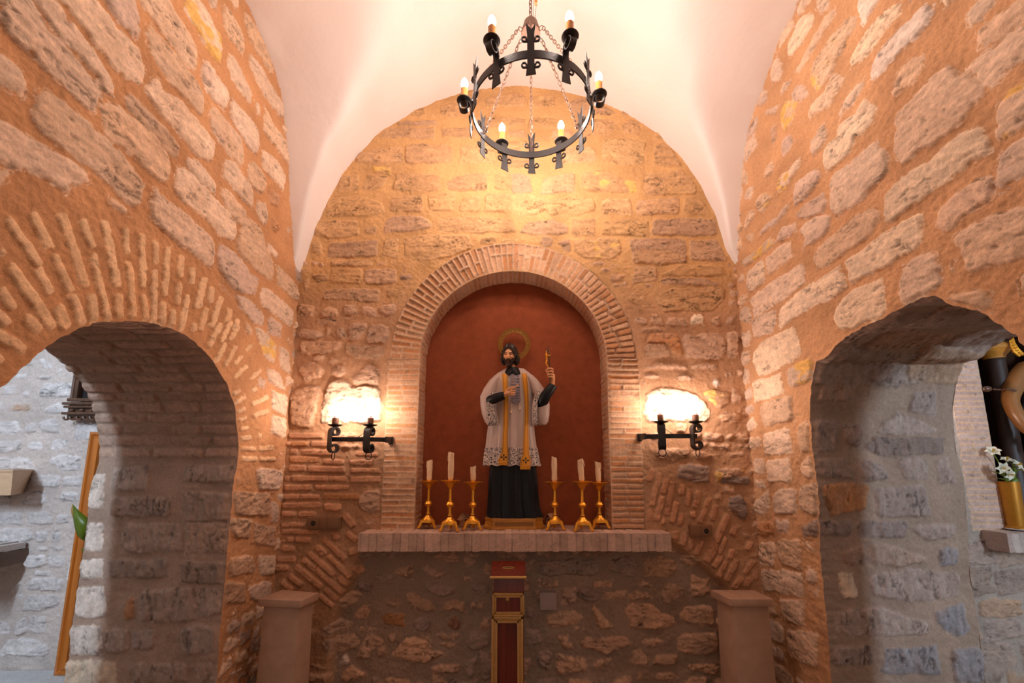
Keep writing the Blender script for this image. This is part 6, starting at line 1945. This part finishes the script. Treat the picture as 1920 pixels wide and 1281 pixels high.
# ------------------------------------------------------------------ left chapel
# tall varnished picture frame standing on the ledge
YF = 2.585
a, b = pl(178, 811, 1, YF), pl(100, 1250, 1, YF)
x0, x1 = a.x, a.x + .95
z0, z1 = .367, a.z
t = empty('picture_frame', ((x0 + x1) / 2, YF, z0)); tag(t, 'tall orange varnished wooden frame standing on the ledge beyond the left arch', 'picture frame')


def rail(name, p0, p1, wd, inn, parent, mat):
    """moulded rail with stepped profile; wd width, inn direction towards the picture"""
    inn = Vector(inn)
    prof = [(0, .0), (0, .030), (.18, .034), (.26, .024), (.34, .024), (.42, .038), (.80, .038), (.88, .022), (1.0, .020), (1.0, .0)]
    ends = []
    for p, s in ((Vector(p0), 1), (Vector(p1), -1)):
        ax = (Vector(p1) - Vector(p0)).normalized()
        ends.append([p + inn * (u * wd) + ax * (s * u * wd) + Vector((0, -h, 0)) for u, h in prof])
    return part(MB().loft(ends), name, mat, parent)


rail('rail', (x0, YF, z0), (x0, YF, z1), .085, (1, 0, 0), t, M['oak'])
rail('rail', (x1, YF, z0), (x1, YF, z1), .085, (-1, 0, 0), t, M['oak'])
rail('rail', (x0, YF, z1), (x1, YF, z1), .085, (0, 0, -1), t, M['oak'])
rail('rail', (x0, YF, z0), (x1, YF, z0), .085, (0, 0, 1), t, M['oak'])
part(MB().box(x0 + .07, x1 - .07, YF - .012, YF + .004, z0 + .07, z1 - .07), 'panel', M['dark_wood'], t)

# corner of a carved dark frame
a, b = pl(137, 752, 1, 2.60), pl(181, 782, 1, 2.60)
zc = pl(140, 752, 1, 2.60).z
t = empty('carved_frame', (a.x + .3, 2.60, zc - .1)); tag(t, 'dark carved wooden frame hung high, its corner showing beside the left arch', 'picture frame')
xv = pl(148, 730, 1, 2.60).x
for xa, xt in ((xv, xv + .004), (xv + .565, xv + .596)):
    m = MB().box(xa, xa + .035, 2.56, 2.615, zc, zc + .62, .004); m.tube([(xt, 2.565, zc), (xt, 2.565, zc + .62)], .011, 10)
    part(m, 'side_rail', M['dark_wood'], t)
m = MB()
for i, (dz, ex, th) in enumerate(((.0, .012, .020), (-.024, .030, .016), (-.044, .022, .014), (-.085, .026, .016))):
    m.box(xv - ex, xv + .60 + ex, 2.555 - ex * .5, 2.615, zc + dz - th / 2, zc + dz + th / 2, .003)
m.box(xv - .012, xv + .612, 2.565, 2.615, zc - .115, zc - .02, .002)
br = part(m, 'bottom_rail', M['dark_wood'], t)
for k in range(16):
    x = xv - .005 + k * .041
    part(MB().tube([(x + .0195 * math.cos(q), 2.558, zc - .105 - .018 * math.sin(q)) for q in [math.pi * j / 10 for j in range(11)]], .006, 8), 'scallop', M['dark_wood'], br)
for k in range(10):
    part(MB().ball((xv + .02 + k * .062, 2.556, zc - .064), (.014, .007, .010), 10, 6), 'rosette', M['dark_wood'], br)
m = MB().box(xv - .01, xv + .61, 2.56, 2.615, zc + .60, zc + .64, .003)
part(m, 'top_rail', M['dark_wood'], t)
part(MB().box(xv + .02, xv + .58, 2.595, 2.61, zc, zc + .61), 'picture_panel', M['mantle'], t)

# pale wooden uplight box on the chapel wall
A = lambda px, py, y: pl(px, py, 1, y)
t = empty('wall_box', (A(0, 905, 2.5).x, 2.6, A(0, 905, 2.6).z)); tag(t, 'pale wooden box with slanting sides fixed to stone wall at the left edge', 'wall box')
tb = [A(-90, 880.5, 2.44), A(25, 881, 2.44), A(59, 888, 2.615)]
z_t, z_b = A(25, 881, 2.44).z, A(20, 929, 2.44).z
top = [(A(-105, 881, 2.44).x, 2.44), (A(25, 881, 2.44).x, 2.44), (A(59, 890, 2.62).x, 2.62), (A(-105, 881, 2.44).x - .13, 2.62)]
bot = [(A(-98, 929, 2.44).x, 2.44), (A(20, 929, 2.44).x, 2.44), (A(44, 925, 2.62).x, 2.62), (A(-98, 929, 2.44).x - .06, 2.62)]
m = MB().loft([[(x, y, z_b) for x, y in bot], [(x, y, z_t - .012) for x, y in top]])
part(m, 'box', M['pale_wood'], t)
m = MB().loft([[(x + (.004 if i in (1, 2) else -.004), y - (.004 if i in (0, 1) else 0), z_t - .012) for i, (x, y) in enumerate(top)], [(x + (.004 if i in (1, 2) else -.004), y - (.004 if i in (0, 1) else 0), z_t) for i, (x, y) in enumerate(top)]])
part(m, 'lid', M['pale_wood'], t)

# potted plant behind the arch jamb, two leaves looking out
px_, py_ = -2.30, 2.32
t = empty('potted_plant', (px_, py_, 0)); tag(t, 'potted plant behind the left arch jamb, a green leaf with dry edge showing', 'plant')
part(MB().lathe(Vector((px_, py_, 0)), [(.085, 0), (.09, .01), (.115, .20), (.125, .205), (.125, .235), (.112, .235), (.108, .20), (.02, .19)], 28), 'pot', M['clay'], t)
s1 = A(168, 1000, 2.32); s2 = A(172, 1045, 2.32)
part(MB().tube([(px_, py_, .19), (px_ + .03, py_, .6), s2 + Vector((.085, 0, -.05)), s1 + Vector((.06, 0, 0)), s1 + Vector((.07, 0, .3))], [.008, .007, .006, .005, .003], 8), 'stem', M['leaf'], t)


def leaf(P, mat, name, y, fold=.02):
    """outline in photograph pixels, first and last point at the stalk"""
    n = len(P); ctr = (sum(p[0] for p in P) / n, sum(p[1] for p in P) / n)
    V, Fc = [], []
    for lay, th in ((0, 0), (1, .0016)):
        for p in P: V.append(A(p[0], p[1], y + th))
        V.append(A(ctr[0], ctr[1], y - fold + th))
    for lay in (0, 1):
        b_ = lay * (n + 1)
        for i in range(n): Fc.append((b_ + i, b_ + (i + 1) % n, b_ + n))
    for i in range(n): Fc.append((i, (i + 1) % n, n + 1 + (i + 1) % n, n + 1 + i))
    return MB().add(V, Fc).build(name, mat, t)


leaf([(160, 1015), (151, 1011), (144, 1003), (140, 990), (137.5, 975), (136, 945), (147, 957), (158, 966), (168, 975), (168, 990), (165, 1003)], M['leaf'], 'leaf', 2.31)
leaf([(137.8, 974), (133.5, 962), (133, 955), (136, 944.5), (138, 952), (138.5, 962)], M['leaf_dry'], 'dry_leaf_edge', 2.312, .003)
leaf([(151, 1028), (157, 1031), (164, 1029), (165, 1033), (160, 1037), (155, 1036)], M['leaf'], 'leaf', 2.315, .006)
for k, (dx, dz) in enumerate(((.14, 1.30), (.20, 1.12), (.10, 1.0), (.19, .9))):
    m = MB(); petal(m, Vector((px_ + .08, py_, dz - .08)), Vector((.9, .1 * (-1) ** k, .4)).normalized(), Vector((0, -.3, .9)).normalized(), .16, .08)
    m.build('leaf', M['leaf'], t)
